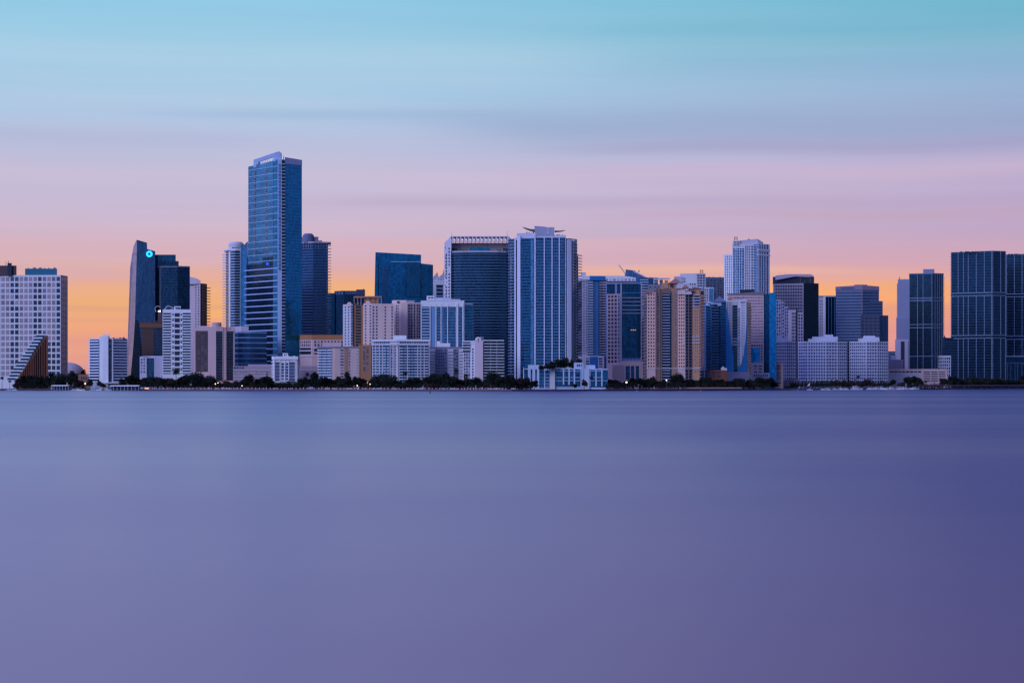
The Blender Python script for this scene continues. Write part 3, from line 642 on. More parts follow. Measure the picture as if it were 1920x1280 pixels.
f = b.face((681, 0), (697, -1)); f.win(683, 688, 571, 712, 1, 26, .5, .42); f.win(692, 696.5, 571, 712, 1, 26, .55, .42); f.panel('bay_strip', 697, 697.5, 571, None, LILAC, .1)
f = b.face((697, -1), (739, 5)); f.win(698, 702, 573, 712, 1, 24, .6, .5, PANEB); f.win(704, 708.5, 573, 712, 1, 24, .55, .42, PANEK); f.win(720, 724.5, 573, 712, 1, 24, .55, .42, PANEK); f.win(733, 737, 573, 712, 1, 24, .55, .42, PANEK)
b.prism('ochre_base', [(672, -5), (696, -5)], 646.5, ORANGE, 10); f = b.face((672, -5), (696, -5)); f.win(680, 692, 650, 696, 2, 11, .6, .5); f.piers([674], 648, 716, 1.6, .5, wall((.46, .22, .11), 'ochre_light'))
PG = wall((.40, .22, .17), 'terracotta_frame')
b.prism('roof_pergola', [(663, 8), (716, 8)], 554.5, PG, 12, 557.5); f = b.face((663, 8), (716, 8)); f.piers([664, 670.5, 677, 690, 700, 709, 715], 556, 571, 1.3, .2, PG, 'pergola_post'); b.prism('roof_house', [(683, 11), (709, 11)], 557, ORANGE, 8, 570); b.clutter(664, 680, 570, 3, GREY, 10, 5); b.done()

b = Bd('apartment_tower', 'cream tower with a curved corner and a grid of dark windows on its right', 762, 2340, 736, 790)
b.prism('wall', [(735, 6), (741, 1), (752, -1), (763, 0), (791, 5)], 567, CR2, 20); b.prism('parapet', [(735, 7), (742, 2), (762, 1)], 562.5, CR2, 8, 568); b.prism('roof_edge', [(760, 1), (777, 3)], 563, wall((.45, .38, .42), 'rose_grey'), 10, 568)
f = b.face((741, 1), (752, -1)); f.win(742, 748, 571, 650, 2, 15, .5, .45); b.prism('roof_window', [(744.5, -1.5), (749, -1.5)], 564.5, PANEB, 1.5, 568)
f = b.face((763, 0), (791, 5)); f.panel('brown_wall', 764, 790, 569, None, wall((.30, .22, .25), 'rose_brown'), .15); f.win(764.5, 789, 570.5, 650, 5, 15, .62, .62, PANEK); f.piers([774.5, 780], 569, None, .9, .6, CR2); b.done()

# big teal glass block
b = Bd('office_tower', 'broad teal glass office block rising alone with dark vertical grooves and a lower right wing', 755, 2660, 700, 812)
GT = glass((.010, .135, .26), 'teal_glass', line=.06, metal=.8, pw=3); GT2 = glass((.011, .16, .30), 'teal_glass_light', line=.06, metal=.8, pw=3)
b.poly('main_slab', [(698, 760, 3), (789.5, 760, 6), (789.5, 477, 6), (704, 472.5, 3)], GT2, 22)
b.poly('front_panel', [(708.5, 760, 1), (763, 760, 1), (763, 493, 1), (709, 490, 1)], GT, 3)
b.poly('front_box', [(762, 556, -1), (788, 556, -1), (788, 494, -1), (762, 492.5, -1)], glass((.009, .10, .18), 'teal_glass_deep', line=.08), 4); b.prism('right_wing', [(789, 3), (812, 6)], 0, GT2, 20, tops=[493.5, 496])
f = b.face((698, 1), (812, 1)); f.piers([709.3, 761, 789.2], 494, 556, 1.6, .5, G_BLACK, 'dark_groove'); f.bands(503, 572, 14, .45, 1.1, wall((.05, .10, .20), 'dark_slab_edge'), 716, 728, 'balcony_band')
f.bands(490.2, 492.5, 1, .5, 1.2, PALEB, 733, 789, top=False); b.rod(801, 490, 496, .18, 12); b.rod(808, 490, 496, .18, 12); b.rod(804.5, 490.2, 495, .1, 12); b.done()

b = Bd('apartment_tower', 'small distant white tower with a jagged stepped roofline', 824, 2800, 811, 834)
b.prism('wall', [(811, 2), (834, 0)], 527, OFFW, 16); b.poly('jagged_roof', [(811, 530, 3), (834, 530, 3), (834, 509, 3), (830, 513, 3), (822.5, 519.5, 3), (820, 509.5, 3), (811, 521, 3)], wall((.44, .44, .56), 'roof_fin'), 4)
f = b.face((811, 2), (834, 0)); f.panel('glazing', 818, 830.5, 532, None, G_NAVY, .2); f.bands(533, 575, 6, .14, .5, OFFW, 817.5, 831); f.bands(526, 531, 1, .3, .6, WHITE); b.rod(831, 505, 512, .5, 2, name='roof_spike'); b.clutter(812, 832, 526, 4, WHITE, 1, 4); b.done()

b = Bd('apartment_tower', 'white and teal condominium with slim vertical piers and a floating roof canopy', 838, 2270, 789, 887)
C = [(789, 0), (871, 0), (887, 6)]
b.prism('wall', C, 568, PALEB, 20); b.prism('parapet', [(789, -.6), (870.5, -.6)], 563.5, WHITE, 3, 575); b.prism('roof_house', [(800, 6), (814, 6)], 554, WHITE, 12, 566); b.prism('roof_canopy', [(800, 2), (863, 4)], 560.5, WHITE, 10, 562.6); b.poly('canopy_wedge', [(801, 564.5, 1), (812, 567, 1), (856, 567, 1), (861, 563, 1), (856, 563.5, 1), (812, 565.8, 1)], BROWN, 6); b.prism('roof_house', [(813, 7), (846, 7)], 557, PALEB, 8, 566)
b.face((800, 6), (814, 6)).win(802, 813, 556, 559.5, 2, 1, .6, .8)
f = b.face(C[0], C[1]); f.panel('glazing', 790, 870, 575, None, glass((.05, .16, .30), 'blue_green_glass', line=.25, var=.8), .12)
f.balc(791, 805, 573, 672, 18, 1.3, WHITE, PALEB, .6); f.balc(819, 826, 573, 672, 18, 1.2, PALEB, G_TEAL, .6); f.balc(828, 838, 573, 672, 18, 1.2, PALEB, G_TEAL, .6); f.balc(841, 853, 573, 672, 18, 1.2, PALEB, G_TEAL, .6); f.balc(860, 865, 573, 672, 18, 1.2, PALEB, G_TEAL, .6)
f.piers([789.8, 806.5, 817.5, 827, 839.3, 855.5], 570, None, 1.5, 1.3, WHITE); f.piers([858, 868], 568, None, 2.4, 1.4, WHITE); f.panel('plain_bay', 809, 816.5, 576, None, wall((.16, .30, .52), 'blue_panel'), .3); f.panel('plain_bay', 829, 831, 576, None, wall((.16, .30, .52), 'blue_panel'), .3)
g = b.face(C[1], C[2]); g.panel('glazing', 871.5, 886.5, 571, None, G_TEAL, .12); g.balc(871, 888, 569, 672, 19, 1.1, PALEB, G_TEAL, .6); b.done()

b = Bd('apartment_building', 'wide white slab with a deep roof storey and a square house on top', 752, 2110, 696, 806)
C = [(698, 5), (744, 0), (806, 3)]
b.prism('wall', C, 636, OFFW, 16); b.prism('roof_slab', [(696.5, 4), (744, -1.5), (807, 2)], 638, WHITE, 15, 640); b.prism('roof_slab', [(696.5, 4), (744, -1.5), (807, 2)], 644, OFFW, 15, 647); b.roof(737, 762, 628.5, 637, WHITE, 5, 9); b.clutter(765, 802, 637, 4, BROWN, 5, 2.5); b.clutter(700, 735, 637, 3, GREY, 5, 2.5)
f = b.face(C[0], C[1]); f.panel('shaded_glazing', 699, 734, 648, 722, G_SLATE, .08); f.win(700, 731, 640, 644, 8, 1, .8, .8)
for x0, x1 in ((699.5, 704), (706, 711), (713, 717), (719, 724), (726, 730.5)): f.balc(x0, x1, 648, 722, 14, 1.2, WHITE, WHITE if x0 != 713 else PALEB, .62)
f.piers([698.8, 705, 712, 718, 732, 737.5], 647, None, 1.3, 1.0, OFFW); f.win(733, 737, 648, 722, 1, 14, .6, .5); f.win(739, 743, 648, 722, 1, 14, .6, .5)
f = b.face(C[1], C[2]); f.panel('shaded_glazing', 749, 804, 648, 722, G_SLATE, .08); f.win(749, 803, 640, 644, 12, 1, .8, .8)
for x0, x1, r_ in ((749, 756, WHITE), (757, 763, LILAC), (764.5, 769, WHITE), (770, 775.5, PALEB), (776.5, 782.5, WHITE), (784, 788, WHITE), (789.5, 794.5, LILAC), (796, 803, WHITE)): f.balc(x0, x1, 648, 722, 14, 1.2, WHITE, r_, .62)
f.piers([746, 763.8, 783.2, 789, 795.2, 804.5], 647, None, 1.2, 1.0, OFFW); b.done()

b = Bd('apartment_building', 'low grey-white apartment block with patchy balcony columns and a small roof house', 838, 2150, 805, 872)
b.prism('wall', [(805, 0), (873, 0)], 652, LILAC, 16); b.prism('roof_edge', [(804, -1), (874, -1)], 650.3, GREY, 16, 652); b.prism('roof_house', [(819, 4), (844, 4)], 643, WHITE, 8, 651); b.prism('roof_house', [(819, 4.5), (825, 4.5)], 639.5, WHITE, 5, 645)
f = b.face((805, 0), (873, 0)); f.panel('shaded_glazing', 816, 839, 654, 716, wall((.20, .21, .33), 'dusky_render'), .1); f.panel('shaded_glazing', 850, 860, 654, 716, wall((.19, .20, .32), 'dusky_render_b'), .1)
f.win(817, 838, 654, 716, 5, 11, .6, .5); f.win(851, 859, 654, 716, 2, 11, .7, .6); f.balc(806, 815, 653, 716, 11, 1.4, WHITE, WHITE, .65); f.balc(840, 850, 653, 716, 11, 1.4, WHITE, WHITE, .65); f.balc(861, 872, 653, 716, 11, 1.4, WHITE, WHITE, .65); b.done()

b = Bd('apartment_building', 'white balconied block with a pink core and rounded top right of centre trees', 906, 2075, 866, 945)
b.prism('wall', [(868, 3), (890, 0), (906, 0), (944, 5)], 638.5, OFFW, 15); b.prism('core', [(890, -2), (906, -2)], 638, wall((.68, .54, .58), 'rose_white'), 8); b.prism('core', [(883.5, -1), (890, -1.6)], 650, WHITE, 8)
mb = MB(); X, Y = b.P(896.5, -1.5); mb.tube((X, Y - .2, b.Z(637)), (X, Y + 5, b.Z(637)), 3.2, 3.2, 18); b.part('round_gable', mb, WHITE); mb = MB(); X, Y = b.P(904, 3); mb.tube((X, Y, b.Z(640)), (X, Y, b.Z(631)), 2.0, 2.0, 12); b.part('roof_vent', mb, GREY)
f = b.face((890, -2), (906, -2)); f.piers([896.5], 634, 642, .5, .4, DARKW, 'gable_cross'); f.bands(635.7, 636.6, 1, .9, .4, DARKW, 894.5, 898.5, 'gable_cross', top=False); f.panel('dark_corner', 905.6, 906.6, 642, None, BROWN, .1)
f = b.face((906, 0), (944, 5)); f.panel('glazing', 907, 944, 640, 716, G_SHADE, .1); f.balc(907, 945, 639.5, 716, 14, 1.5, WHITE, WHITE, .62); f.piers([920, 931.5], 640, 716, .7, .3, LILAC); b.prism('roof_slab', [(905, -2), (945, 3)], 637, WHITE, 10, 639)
f = b.face((868, 3), (890, 0)); f.panel('glazing', 868, 882, 641, 660, G_SHADE, .1); f.balc(867, 882.5, 640, 656, 3, 1.5, WHITE, WHITE, .62); g = b.face((883.5, -1), (890, -1.6)); g.win(884.5, 888.5, 652, 716, 1, 12, .6, .5, PANEB); f.win(869, 882, 657, 716, 3, 11, .7, .6); b.done()

# dark glass building inside a white frame
b = Bd('apartment_tower', 'huge dark glass block held in a white frame pierced by a row of square holes', 895, 2380, 832, 960)
FW = wall((.62, .60, .68), 'frame_white')
b.prism('back_wall', [(846, 22), (955, 22)], 453, wall((.66, .58, .62), 'shaded_frame'), 6)
b.poly('left_frame', [(832, 760, 4), (845.5, 760, 0), (845.5, 443, 0), (833, 455, 4)], FW, 28)
f = b.face((832, 4), (845.5, 0)); f.win(834, 845, 463, 620, 2, 26, .42, .5, PANEK, FW, skip=lambda i, j: (i * 7 + j * 5 + (j // 2)) % 5 == 0); f.win(833.5, 839, 461, 620, 2, 27, .3, .4, PANEK, FW, skip=lambda i, j: (i + j) % 3)
b.prism('top_beam', [(845.5, 0), (955, 0)], 442.7, FW, 28, 444.2); b.prism('top_beam', [(845.5, 0), (955, 0)], 451.5, FW, 3, 453.5)
f = b.face((845.5, 3), (955, 3)); f.piers([849 + i * 7.35 + (i % 2) * .6 for i in range(15)], 444.1, 451.6, 2.6, 3, FW, 'frame_tooth'); b.face((845.5, 26), (955, 26)).piers([847 + i * 7.35 for i in range(15)], 444.1, 453, 1.2, 2, FW, 'frame_tooth')
b.poly('right_frame', [(953, 760, 0), (962, 760, 2), (962, 450, 2), (953, 443, 0)], FW, 28)
C = [(845.6, 6), (851, -2), (866, -6), (900, -7.5), (934, -6), (949, -2), (956, 6)]
b.prism('glass_wall', C, 474, glass((.011, .060, .125), 'blue_black_glass', line=.1, var=.9), 14); b.prism('roof_slab', [(845, 5), (851, -3), (866, -7.3), (900, -8.8), (934, -7.3), (949, -3), (957, 5)], 470.8, wall((.40, .42, .54), 'slab_grey'), 14, 474)
b.prism('roof_house', [(880, 4), (919, 4)], 463.5, G_TEAL, 8, 471); b.prism('roof_house', [(846, 8), (858, 8)], 464.5, DARKW, 8, 471); b.prism('roof_house', [(943, 8), (955, 8)], 464.5, DARKW, 8, 471)
SE = wall((.09, .17, .26), 'glass_rail_edge')
for a, c in zip(C, C[1:]): b.face(a, c).bands(477, 712, 44, .24, 1.1, SE if a[0] < 900 else SE, name='floor_band')
for a, c in zip(C, C[1:]): b.face(a, c).bands(475, 481, 1, .9, .3, glass((.02, .05, .09), 'clerestory_glass'), name='clerestory', top=False)
for x in (863, 868, 873, 931, 936): b.prism('roof_shrub', [(x, 0), (x + 4, 0)], 467, wall((.16, .09, .04), 'ochre_foliage'), 3, 471)
b.rod(847, 432, 443, .15); b.rod(951, 431, 443, .2); b.done()

# white-ribbed blue tower with wing blades on its roof
b = Bd('skyscraper', 'tall blue tower with white vertical ribs and two dark wing blades on its roof', 1020, 2160, 953, 1088, 'skyscraper')
GB = glass((.011, .105, .22), 'blue_glass_ribbed', line=.18, var=.9); RB = wall((.62, .62, .74), 'rib_white')
C = [(953, 16), (965, 4), (977, 0), (1002, -2), (1058, -2), (1072, 2), (1082, 14)]
b.prism('glass_wall', C, 447, GB, 26)
b.prism('parapet', [(969, 3), (1004, 0)], 436.8, RB, 20, 447.5); b.prism('parapet', [(1003, -2.4), (1061, -2.4)], 441, RB, 20, 446); b.prism('parapet', [(965, 3), (977, -.8)], 445, RB, 12, 450); b.prism('parapet', [(1058, -1), (1078, 3)], 448.5, RB, 12, 452)
b.poly('roof_drum', [(1004, 442, -3), (1039.5, 442, -3), (1039.5, 426.5, -3), (1027, 426.5, -3), (1020, 425.2, -3), (1002, 424, -3)], wall((.38, .38, .50), 'drum_grey'), 14); b.prism('light_slot', [(1027.2, -3.4), (1028.6, -3.4)], 427, wall((.65, .65, .75), 'slot_white'), 1, 440)
b.poly('wing_blade', [(1004, 435, 2), (1004, 429.5, 2), (994, 429, 2), (979.5, 425, 2), (985, 428.8, 2), (994, 432.5, 2)], STEEL, 5, 'dark curved blade pointing left'); b.poly('wing_blade', [(1040, 435, 2), (1052, 434, 2), (1060.5, 431, 2), (1050, 432.2, 2), (1040, 432, 2)], STEEL, 5, 'slimmer dark blade pointing right'); b.clutter(986, 1002, 437, 4, DARKW, 3, 3); b.clutter(1041, 1058, 441.5, 3, DARKW, 3, 3)
GRs = wall((.20, .28, .42), 'rail_blue')
f = b.face(C[2], C[3]); f.balc(977.5, 995, 449, 712, 46, 1.6, GRs, G_TEAL, .55); f.panel('glass_strip', 995, 1000.5, 450, None, G_PALE, .6)
f = b.face(C[1], C[2]); f.piers([967], 445, None, 2.4, 1.5, RB, 'rib'); f.piers([973.8], 443, None, 6, 1.5, RB, 'rib'); f.panel('dark_joint', 968.4, 970.8, 450, None, G_SHADE, .8)
f = b.face(C[0], C[1]); f.bands(452, 712, 46, .2, .7, GRs); f.win(956.5, 960, 455, 700, 1, 40, .5, .4, pane((.14, .10, .10), (.35, .27, .25), .3)); 
f = b.face(C[3], C[4]); f.piers([1003], 441, None, 2.8, 1.2, RB, 'rib'); f.piers([1020.5, 1035, 1048.6], 445, None, 1.9, 1.6, RB, 'rib'); f.win(1001, 1005.5, 452, 712, 1, 46, .7, .42, PANEB, RB, 1.3)
f.bands(452, 712, 46, .20, .6, wall((.16, .27, .40), 'blue_slab_line'), 1005, 1058)
for x in (1009, 1013.5, 1026, 1030.5, 1040, 1044, 1053): f.piers([x], 447, None, .5, .7, wall((.08, .2, .38), 'mullion_blue'), 'mullion')
f = b.face(C[4], C[5]); f.piers([1066.5], 449, None, 7.5, 1.6, RB, 'rib'); f.piers([1060], 447, None, .8, 1, RB, 'rib')
f = b.face(C[5], C[6]); f.bands(457, 712, 44, .22, .8, GRs); f.piers([1073.5], 452, None, 1.3, .6, G_PALE, 'mullion'); f.balc(1079, 1088, 472, 712, 43, 2.5, LILAC, GRs, .5)
b.prism('glass_wing', [(1078, 18), (1084, 16)], 478, G_NAVY, 14); b.done()

CONDO = wall((.50, .58, .74), 'pale_blue_white')
b = Bd('apartment_building', 'low white and blue waterfront condominium with glass bays right at the sea wall', 1055, 2086, 980, 1140)
C = [(981, 0), (1030, 0), (1041, 0), (1105, 0), (1139, 0)]
b.prism('wall', [(981, 2), (1105, 2)], 690.5, CONDO, 16); b.prism('wall', [(1094, 4), (1139, 4)], 691, CONDO, 16); b.prism('raised_front', [(990, .5), (1030, .5)], 684, CONDO, 16)
b.prism('blank_wall', [(1030.5, -1), (1040.5, -1)], 686.5, OFFW, 12); b.prism('roof_house', [(1076, 5), (1093, 5)], 679.5, CONDO, 8, 692); b.prism('roof_house', [(1098, 8), (1116, 8)], 684, CONDO, 8, 692); b.face((1076, 5), (1093, 5)).win(1081, 1092, 682, 688, 3, 1, .7, .9, PANEB)
f = b.face((981, 2), (1105, 2)); g1 = glass((.02, .14, .26), 'condo_glass', line=.3, var=.9)
f.panel('glazing', 983, 991, 692, 726, g1, .2); g = b.face((990, .5), (1030, .5)); g.panel('glazing', 995, 998, 692, 726, g1, .2); g.panel('glazing', 1003.5, 1006.5, 692, 726, g1, .2); g.panel('glazing', 1011, 1020, 689, 727, g1, .2); g.panel('glazing', 1022, 1030, 694, 727, g1, .2)
for y in (701, 707, 713, 719, 724): g.bands(y, y + 1.2, 1, .8, .4, PALEB, 1022, 1030, top=False); g.bands(y, y + 1, 1, .6, .3, GRs, 1011, 1020, top=False)
f.panel('glazing', 1041, 1090, 692, 726, g1, .2); f.piers([1056.5, 1067, 1077], 691, 721, 2.6, .9, CONDO); f.piers([1089.3, 1093], 684, 727, 1.6, .9, CONDO); f.piers([982], 688, 712, 1.2, .8, CONDO)
for y in (695, 707, 713, 724.5): f.bands(y, y + 1.1, 1, .9, 1.1, PALEB, 1041, 1090, top=False)
f = b.face((1094, 4), (1139, 4)); f.panel('glazing', 1096, 1139, 693, 726, g1, .2); f.piers([1096.5, 1106, 1117.5, 1128.5], 691, 724, 2.2, .9, CONDO); f.panel('pale_bay', 1131, 1140, 695, 711, G_TEAL, 1.2)
for y in (695, 707, 713): f.bands(y, y + 1.0, 1, .9, 1.1, PALEB, 1096, 1140, top=False)
b.done()

b = Bd('apartment_tower', 'lilac tower with a bright blue strip running down it and a blue cap', 1112, 2380, 1083, 1138)
C = [(1080, 22), (1091.5, 0), (1137, 3)]
b.prism('wall', C, 524, wall((.46, .43, .54), 'lilac_stucco'), 20); b.prism('roof_edge', [(1081, 20), (1091, -1.4), (1137.5, 1)], 517, WHITE, 16, 524.5); b.prism('blue_cap', [(1105.5, -2), (1133.5, -1.4)], 517.5, wall((.02, .17, .45), 'strong_blue'), 6, 525.5); b.prism('roof_house', [(1089, 6), (1098.5, 5)], 510, LILAC, 8, 519)
f = b.face(C[0], C[1]); f.panel('shaded_glazing', 1083, 1091, 526, None, G_SHADE, .1); f.balc(1082, 1091, 525, 690, 34, 1.4, GREY, GREY, .55)
f = b.face(C[1], C[2]); f.win(1092, 1101, 526, 665, 3, 28, .4, .5); f.panel('shaded_glazing', 1101.5, 1137, 526, None, G_SLATE, .1); f.balc(1102, 1112, 525, 668, 30, 1.3, WHITE, LILAC, .7); f.balc(1124, 1130, 525, 668, 30, 1, PINK, PINK, .55); f.balc(1130, 1137.5, 525, 668, 30, 1.3, WHITE, LILAC, .7)
f.panel('blue_strip', 1113, 1123, 525, None, wall((.05, .12, .26), 'blue_strip_paint'), .35); f.piers([1119], 525, None, 3, .6, wall((.04, .20, .40), 'strong_blue_strip'), 'strip_light'); b.prism('podium', [(1084, -9), (1133, -9)], 667, LILAC, 12); g = b.face((1084, -9), (1133, -9)); g.panel('blue_podium_bay', 1106, 1121, 669, None, wall((.02, .13, .38), 'blue_bay'), .4); g.win(1098, 1105.5, 670, 690, 1, 4, .9, .5); g.win(1122, 1130, 670, 690, 1, 4, .9, .5); b.done()
b = Bd('office_tower', 'dark glass office tower with pink gridded left wing and pale rails near its top', 1172, 2330, 1134, 1206)
b.prism('glass_upper', [(1136, 10), (1163, 2), (1202, 2)], 530, wall((.20, .25, .42), 'slate_frame'), 22); f = b.face((1136, 10), (1163, 2)); f.panel('glazing', 1138, 1153, 532, 553, G_DEEP, .2); f.panel('glazing', 1157, 1163, 532, 553, G_DEEP, .2)
GD = glass((.008, .065, .12), 'deep_teal_glass', line=.15, var=.9)
b.prism('gridded_wing', [(1138, 6), (1163, -1)], 551, PINK, 20); f = b.face((1138, 6), (1163, -1)); f.win(1139, 1157.5, 552, 681, 3, 18, .58, .55, PANEK, PINK); f.win(1158, 1162.5, 552, 681, 1, 18, .6, .6, PANEB)
f = b.face((1163, 0), (1202, 0)); b.prism('front_shaft', [(1163.5, 0), (1202.5, 0)], 531, wall((.24, .27, .42), 'slate_frame_light'), 10); f.panel('glazing', 1166, 1201, 532, 671, GD, .3); f.piers([1164.5], 532, 675, 2.2, .8, LILAC); f.piers([1202.5], 532, 675, 1.2, .8, PINK)
for y in (557.5, 564.8, 572, 580, 586.5): f.bands(y, y + 1.6, 1, .9, 1.2, wall((.34, .32, .44), 'rail_mauve'), 1160, 1203, 'rail_band', top=False)
f.bands(548, 552, 1, .5, .5, G_TEAL, 1166, 1201, top=False); f.win(1167, 1200, 665, 677, 5, 1, .8, .8, pane((.02, .08, .2), (.06, .15, .3), .4))
b.prism('podium', [(1148, -6), (1170, -8), (1206, -8)], 683, PINK, 12); f = b.face((1170, -8), (1206, -8)); f.panel('glazing', 1173, 1181, 686, 712, G_NAVY, .2); f.panel('glazing', 1183, 1189, 686, 712, G_NAVY, .2); f.panel('glazing', 1192, 1198, 686, 712, G_NAVY, .2); f = b.face((1148, -6), (1170, -8)); f.bands(686, 712, 7, .3, .4, TAUPE); b.prism('podium', [(1157, -3), (1206, -3)], 677, PINK, 8, 684)
b.face((1163, 0), (1202, 0)).win(1182, 1193, 617.5, 619.8, 3, 1, .8, .7, emit((1, .5, .18), .5, 'warm_window'), BROWN, .5); b.done()

b = Bd('office_tower', 'building with a long shallow arched white roof behind the lilac tower', 1160, 2560, 1132, 1194)
b.prism('wall', [(1130, 6), (1192, 6)], 526, LILAC, 20); b.poly('arched_roof', [(1130, 527, 2), (1192, 527, 2), (1192, 520.5, 2), (1180, 518.3, 2), (1165, 517, 2), (1145, 516.6, 2), (1130, 517, 2)], WHITE, 26); f = b.face((1130, 1.9), (1192, 1.9)); f.win(1134, 1191, 521.5, 526.8, 8, 1, .5, .7, pane((.30, .28, .36), (.4, .36, .4), .4)); b.done()

b = Bd('office_tower', 'blue glass tower with a roof sliced to a sharp upper left point', 1197, 2760, 1172, 1240)
b.poly('glass_wall', [(1172, 760, 0), (1216, 760, 0), (1216, 523, 0), (1204, 516, 0), (1186, 506.5, 0), (1173, 505, 0)], glass((.10, .20, .40), 'slanted_glass', line=.15), 22); b.prism('glass_wing', [(1200, -3), (1234, -3)], 520.5, G_SLATE, 20)
b.poly('roof_slope', [(1186, 509, -1), (1192, 509, -1), (1217, 522, -1), (1214, 522.5, -1)], LILAC, 20); f = b.face((1200, -3), (1234, -3)); f.bands(524, 600, 16, .3, .6, PALEB); b.clutter(1176, 1200, 509, 4, DARKW, 4, 3); b.rod(1219, 516, 523, .2); b.done()
b = Bd('tower_crane', 'thin lattice crane jib leaning left above the arched roof', 1168, 2900, 1158, 1180, 'crane')
mb = MB()
def bar(b, mb, xa, ya, xb, yb, r=.3): mb.tube((*b.P(xa), b.Z(ya)), (*b.P(xb), b.Z(yb)), r, r, 5)
bar(b, mb, 1160, 496.5, 1171.5, 513, .35); bar(b, mb, 1161.5, 497, 1172.6, 512, .3)
for k in range(7): bar(b, mb, 1160.4 + k * 1.6, 497.2 + k * 2.3, 1162.4 + k * 1.55, 498.8 + k * 2.1, .2)
b.part('jib', mb, PINK); mb = MB(); bar(b, mb, 1172, 512, 1172, 718, .8); b.part('mast', mb, PINK); b.done()
b = Bd('apartment_tower', 'dark tower with an open white roof frame behind the blue sliced tower', 1240, 2700, 1215, 1260)
b.prism('wall', [(1215, 0), (1262, 3)], 533, GREY, 18); b.prism('roof_frame', [(1225, 2), (1256, 3)], 520.8, OFFW, 10, 522.6); f = b.face((1225, 2), (1256, 3)); f.piers([1226, 1236.5, 1247, 1255], 522.5, 534, 1.2, .2, OFFW, 'frame_post'); b.prism('roof_house', [(1216, 5), (1226, 5)], 523, G_NAVY, 8, 534); b.prism('roof_house', [(1236, 8), (1243, 8)], 524, GREY, 5, 534); b.face((1215, 0), (1262, 3)).win(1216, 1236, 536, 560, 4, 5, .5, .5); b.done()

# pink and ochre twin-gabled tower
b = Bd('apartment_tower', 'broad pink and ochre tower with tiled hip roofs and many balcony columns', 1262, 2270, 1206, 1321)
PK = wall((.76, .47, .40), 'rose_stucco_light'); OC = wall((.54, .29, .18), 'ochre_stucco_light'); TP = wall((.27, .175, .16), 'taupe_stucco'); TL = wall((.42, .26, .21), 'taupe_light')
C = [(1207, 14), (1213, 3), (1229, 0), (1241, 4), (1259, 5), (1271, 3), (1285, 0), (1297, 4), (1312, 2), (1320, 14)]
b.prism('wall', C, 545, TP, 22)
f = b.face(C[0], C[1]); f.balc(1206.5, 1213, 552, 712, 26, 1.4, GREY, GREY, .6)
f = b.face(C[1], C[2]); f.panel('pink_wall', 1213, 1229, 548, 690, PK, .3); f.win(1214, 1228.5, 549, 690, 3, 22, .46, .44, PANEK, PK, .5); f.panel('pink_base', 1213, 1229, 690.5, None, PINK, .35); f.win(1224, 1229, 541, 549, 2, 1, .5, .8, PANE)
f = b.face(C[2], C[3]); f.panel('taupe_wall', 1229.5, 1241, 541, None, TL, .3); f.piers([1230.2, 1236.5], 541, None, 1.3, 1, TP); f.win(1231, 1236, 549, 690, 1, 27, .5, .5, out=.45); f.balc(1237.3, 1241, 549, 690, 27, 1.2, TL, TP, .5)
f = b.face(C[3], C[4]); f.panel('shaded_glazing', 1241, 1259, 548, 716, G_DEEP, .1); f.balc(1242, 1256, 548, 716, 32, 1.6, OFFW, LILAC, .55); b.face(C[2], C[4]).panel('lintel', 1242, 1258, 541, 550, TP, 1.0)
f = b.face(C[4], C[5]); f.panel('brown_wall', 1259.5, 1271, 541, None, wall((.36, .21, .16), 'warm_taupe'), .3); f.win(1265, 1270.5, 549, 690, 2, 27, .4, .45, out=.45); f.balc(1259.6, 1263.4, 549, 690, 27, 1.2, TL, TP, .5); f.piers([1264], 541, None, 1, .8, TL)
f = b.face(C[5], C[6]); f.panel('pink_wall', 1271, 1285, 536, 690, PK, .3); f.win(1272, 1284.5, 549, 690, 3, 22, .46, .44, PANEK, PK, .5); f.win(1273, 1279, 539, 548, 1, 3, .8, .6); f.panel('pink_base', 1271, 1285, 690.5, None, PINK, .35)
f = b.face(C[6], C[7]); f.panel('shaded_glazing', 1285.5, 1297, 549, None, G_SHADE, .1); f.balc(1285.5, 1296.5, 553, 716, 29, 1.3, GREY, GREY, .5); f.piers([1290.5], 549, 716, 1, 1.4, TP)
f = b.face(C[7], C[8]); f.panel('ochre_wall', 1299, 1311.5, 545, None, OC, .4); f.piers([1301], 548, 716, 2.2, .7, TL); f.win(1303, 1309, 552, 700, 2, 26, .3, .4, PANE, OC, .55); f.panel('shaded_head', 1298, 1311, 552, 573, G_SHADE, .6); f.bands(552, 573, 4, .3, 1.4, LILAC, 1298, 1313); f.bands(630, 642, 2, .28, 1.4, LILAC, 1298, 1313)
f = b.face(C[8], C[9]); f.panel('side_glazing', 1312.5, 1320, 552, None, G_SLATE, .1); f.balc(1312, 1321, 552, 712, 28, 1.3, GREY, LILAC, .6)
for a, c in zip(C[1:9], C[2:]): b.face(a, c).bands(689.6, 691.2, 1, .9, 1.1, OFFW, name='string_course', top=False)
b.face(C[5], C[6]).bands(630, 642, 2, .22, .9, OFFW, 1280, 1285)
def hip(b, x0, x1, ye, yr, dY, dep=14, mat=None, ridge=.5, name='hip_roof'):
    mb = MB(); a = (*b.P(x0, dY), b.Z(ye)); c = (*b.P(x1, dY), b.Z(ye)); d_ = (*b.P(x1, dY + dep), b.Z(ye)); e = (*b.P(x0, dY + dep), b.Z(ye)); r_ = (*b.P(x0 + (x1 - x0) * ridge, dY + dep / 2), b.Z(yr))
    for q in ((a, c, r_), (c, d_, r_), (d_, e, r_), (e, a, r_)): mb.face(q)
    mb.face([a, e, d_, c]); b.part(name, mb, mat or ROOF)
